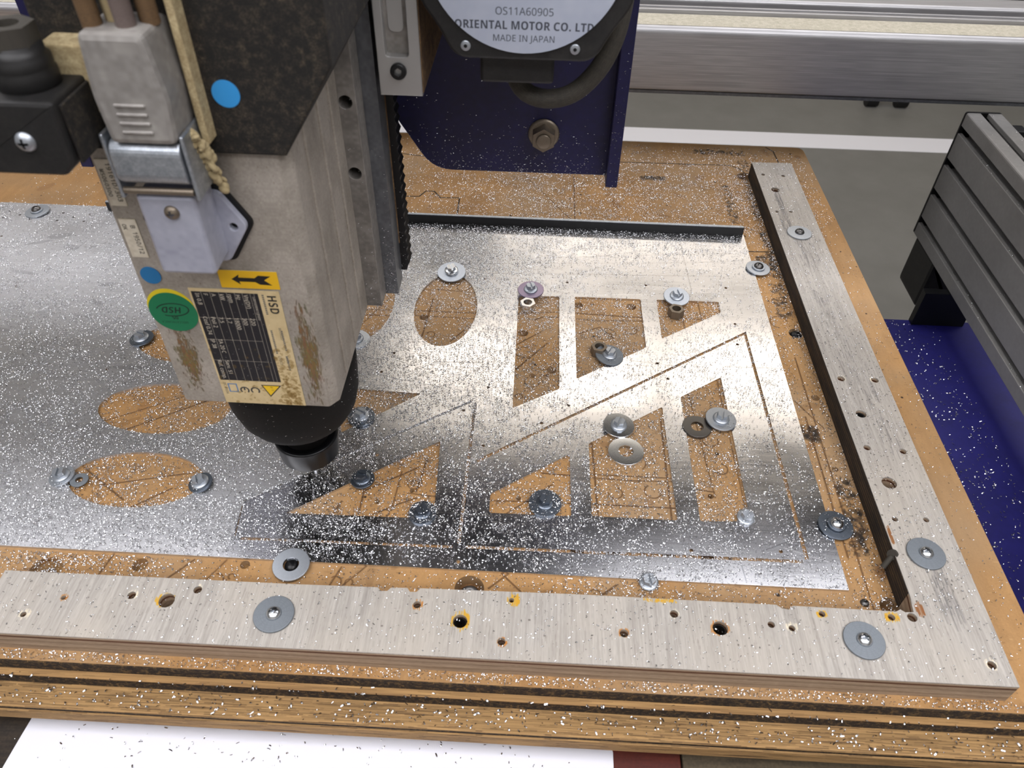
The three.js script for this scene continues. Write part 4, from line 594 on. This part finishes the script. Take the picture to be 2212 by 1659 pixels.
chips('silver chips caked on and around several screw heads', [[14.7, -330, 12, 260], [-69.6, -317, 10, 330], [-128.7, -405, 11, 300], [-229.6, -333.4, 8, 60], [-116.1, -344, 8, 60], [82.6, -272.4, 9, 120], [154, -327, 6, 40], [-329.6, -333.5, 9, 50], [214.7, -323.5, 11, 50], [150, -419, 11, 60], [66.5, -489, 11, 40]].flatMap(([cx, cz, rad, n]) => Array.from({ length: n }, () => { const a = rr(0, 6.283), q = rad * Math.sqrt(rnd()); return [cx + q * Math.cos(a), q < 6.4 ? (q < 4.2 ? 7.6 : 4.6) + rr(0, 0.5) : 4.1 + rr(0, 0.6), cz + q * Math.sin(a)]; })));
chips('silver chips packed into the cut slots of the sheet', SLOTS.flatMap((h, k) => { const xs = h.map((p) => p[0]), zs = h.map((p) => p[1]), b = [Math.min(...xs), Math.max(...xs), Math.min(...zs), Math.max(...zs)], q = [0.35, 0.5, 1.6, 1.8, 0, 0.6][k]; return scatter(Math.min(160000, (b[1] - b[0]) * (b[3] - b[2]) * (k === 3 ? 8 : 3)), b, (x, z) => (inside(x, z, h) ? q * (0.4 + vnoise(x * 0.1, z * 0.1)) : 0), k === 3 ? 1.1 : 0.6); }));
chips('silver chips on the rear of the bed behind the sheet', scatter(330000, [-560, 312, -880, -690], (x, z) => (x > 238 && x < 288 && z > -815 ? 0 : 0.42 * blob(x, z, 60, -760, 190, 100) + 0.2 * blob(x, z, 240, -800, 60, 100) + 0.03) * (0.2 + 1.7 * Math.pow(vnoise(x * 0.12, z * 0.2), 1.4)), 0.3).slice(0, 30000));
chips('silver chips on the bed along the right rail', scatter(70000, [213, 239, -800, -255], (x, z) => (0.06 + 0.12 * (x > 234 ? 1 : 0) * (z < -600 ? 1.6 : 0.7)) * (0.4 + vnoise(x * 0.2, z * 0.1)) * 0.8, 0.3).slice(0, 5200));
chips('silver chips on the bed between sheet and front rail', scatter(24000, [-360, 239, -273, -250], (x, z) => 0.05 + 0.5 * blob(x, z, -300, -268, 60, 8) + 0.16 * blob(x, z, 70, -266, 60, 12) + 0.1 * vnoise(x * 0.1, z * 0.1) * (x > 0 ? 1 : 0.4), 0.3).slice(0, 3600));
chips('silver chips heaped in the round hole behind the front rail', scatter(900, [-314, -299, -266, -251], (x, z) => (inside(x, z, ring(-306.5, -256, 7.5)) ? 1 : 0), (x, z) => -4.7 + rr(0, 1.4)));
chips('silver chips on the plywood frame', [...scatter(26000, [-318, 283, -250, -207], () => 0.035 + 0.03 * rnd(), 18.2), ...scatter(27000, [241, 283, -812, -250], (x, z) => 0.05 + 0.06 * vnoise(x * 0.1, z * 0.05), 18.2)]);
chips('silver chips on the bed outside the frame', [...scatter(12000, [286, 317, -870, -205], () => 0.07, 0.3), ...scatter(5200, [-380, 318, -206, -200.3], (x) => 0.28 + 0.2 * vnoise(x * 0.1, 1), 0.3)]);
chips('silver chips on the ledges of the bed front', [...scatter(17000, [-380, 306, -194.5, -182], () => 0.035, -20.2), ...scatter(1600, [-380, 306, -194.8, -194], () => 0.06, -9.7), ...scatter(1500, [-380, 306, -201.5, -196.5], () => 0.03, -9.7)], [0.7, 1.35]);
chips('silver chips on the white paper', scatter(9000, [-300, 62, -190, -140], () => 0.026, -61.1), [0.7, 1.3]);
chips('silver chips on the table boards', [...scatter(6000, [64, 330, -180, -150], () => 0.05, -61.8), ...scatter(1500, [-380, -310, -180, -150], () => 0.05, -61.8)], [0.5, 1]);
chips('silver chips on the blue base plate', scatter(60000, [322, 486, -750, -300], () => 0.03, -149.7), [0.9, 1.6]);
chips('silver chips sticking to the blue gantry plate', [...scatter(12000, [-96, 47, -250, -166], (x, z) => Math.exp(-((-z - 166) / 14)) * 0.4 * (inside(x, -z, [[-75, 166], [-97, 202], [-97, 260], [47, 260], [47, 166]]) ? 1 : 0) + (inside(x, -z, [[-75, 166], [-97, 202], [-97, 260], [47, 260], [47, 166]]) ? 0.004 : 0), 0).map(([x, , z]) => [x, -z, -494.7, [Math.PI / 2, 0]]), ...scatter(700, [47, 54, -260, -164], () => 0.1, 0).map(([x, , z]) => [x, -z, -482.8, [Math.PI / 2, 0]])], [0.3, 0.6]);
chips('silver chips clinging to the lower slide plates', [...scatter(1500, [-107, -98.4, -300, -123], (x, z) => Math.exp(-((-z - 123) / 40)) * 0.8, 0).map(([x, , z]) => [x, -z, -392, [Math.PI / 2, 0]]), ...scatter(1600, [-98, -90.2, -260, -121], (x, z) => Math.exp(-((-z - 121) / 30)) * 0.9, 0).map(([x, , z]) => [x, -z, -408, [Math.PI / 2, 0]]), ...scatter(900, [-92.8, -86, -240, -128], (x, z) => Math.exp(-((-z - 128) / 26)) * 0.5, 0).map(([x, , z]) => [x, -z, -426, [Math.PI / 2, 0]])], [0.25, 0.6]);
chips('silver chips clinging to the black spindle nose', Array.from({ length: 620 }, () => { const a = rr(-1.1, 2.9), y = 121 - 46 * Math.pow(rnd(), 1.6), q = y > 104 ? 42.9 : y > 86 ? 41.6 + (y - 86) / 18 * 1.1 : 38.6 + (y - 74) / 12 * 2.9; return a < 0.4 || rnd() < 0.35 ? [-152.5 + q * Math.cos(a), y, -352 + q * Math.sin(a), [Math.PI / 2, Math.PI / 2 - a]] : null; }).filter(Boolean), [0.25, 0.5]);
chips('silver chips caught in the slots of the right rail', [...scatter(1200, [486.5, 493, -872, -540], () => 0.3, 0).flatMap(([x, , z]) => [[x, [33.5, -6.5, -46.5, -86.5][Math.floor(rr(0, 4))] + 0.2, z]]), ...scatter(5000, [487, 525, -870, -560], (x) => (x > 501 && x < 511 ? 0 : 0.012), 58.2)], [0.5, 0.9]);

renderer.render(scene, camera);
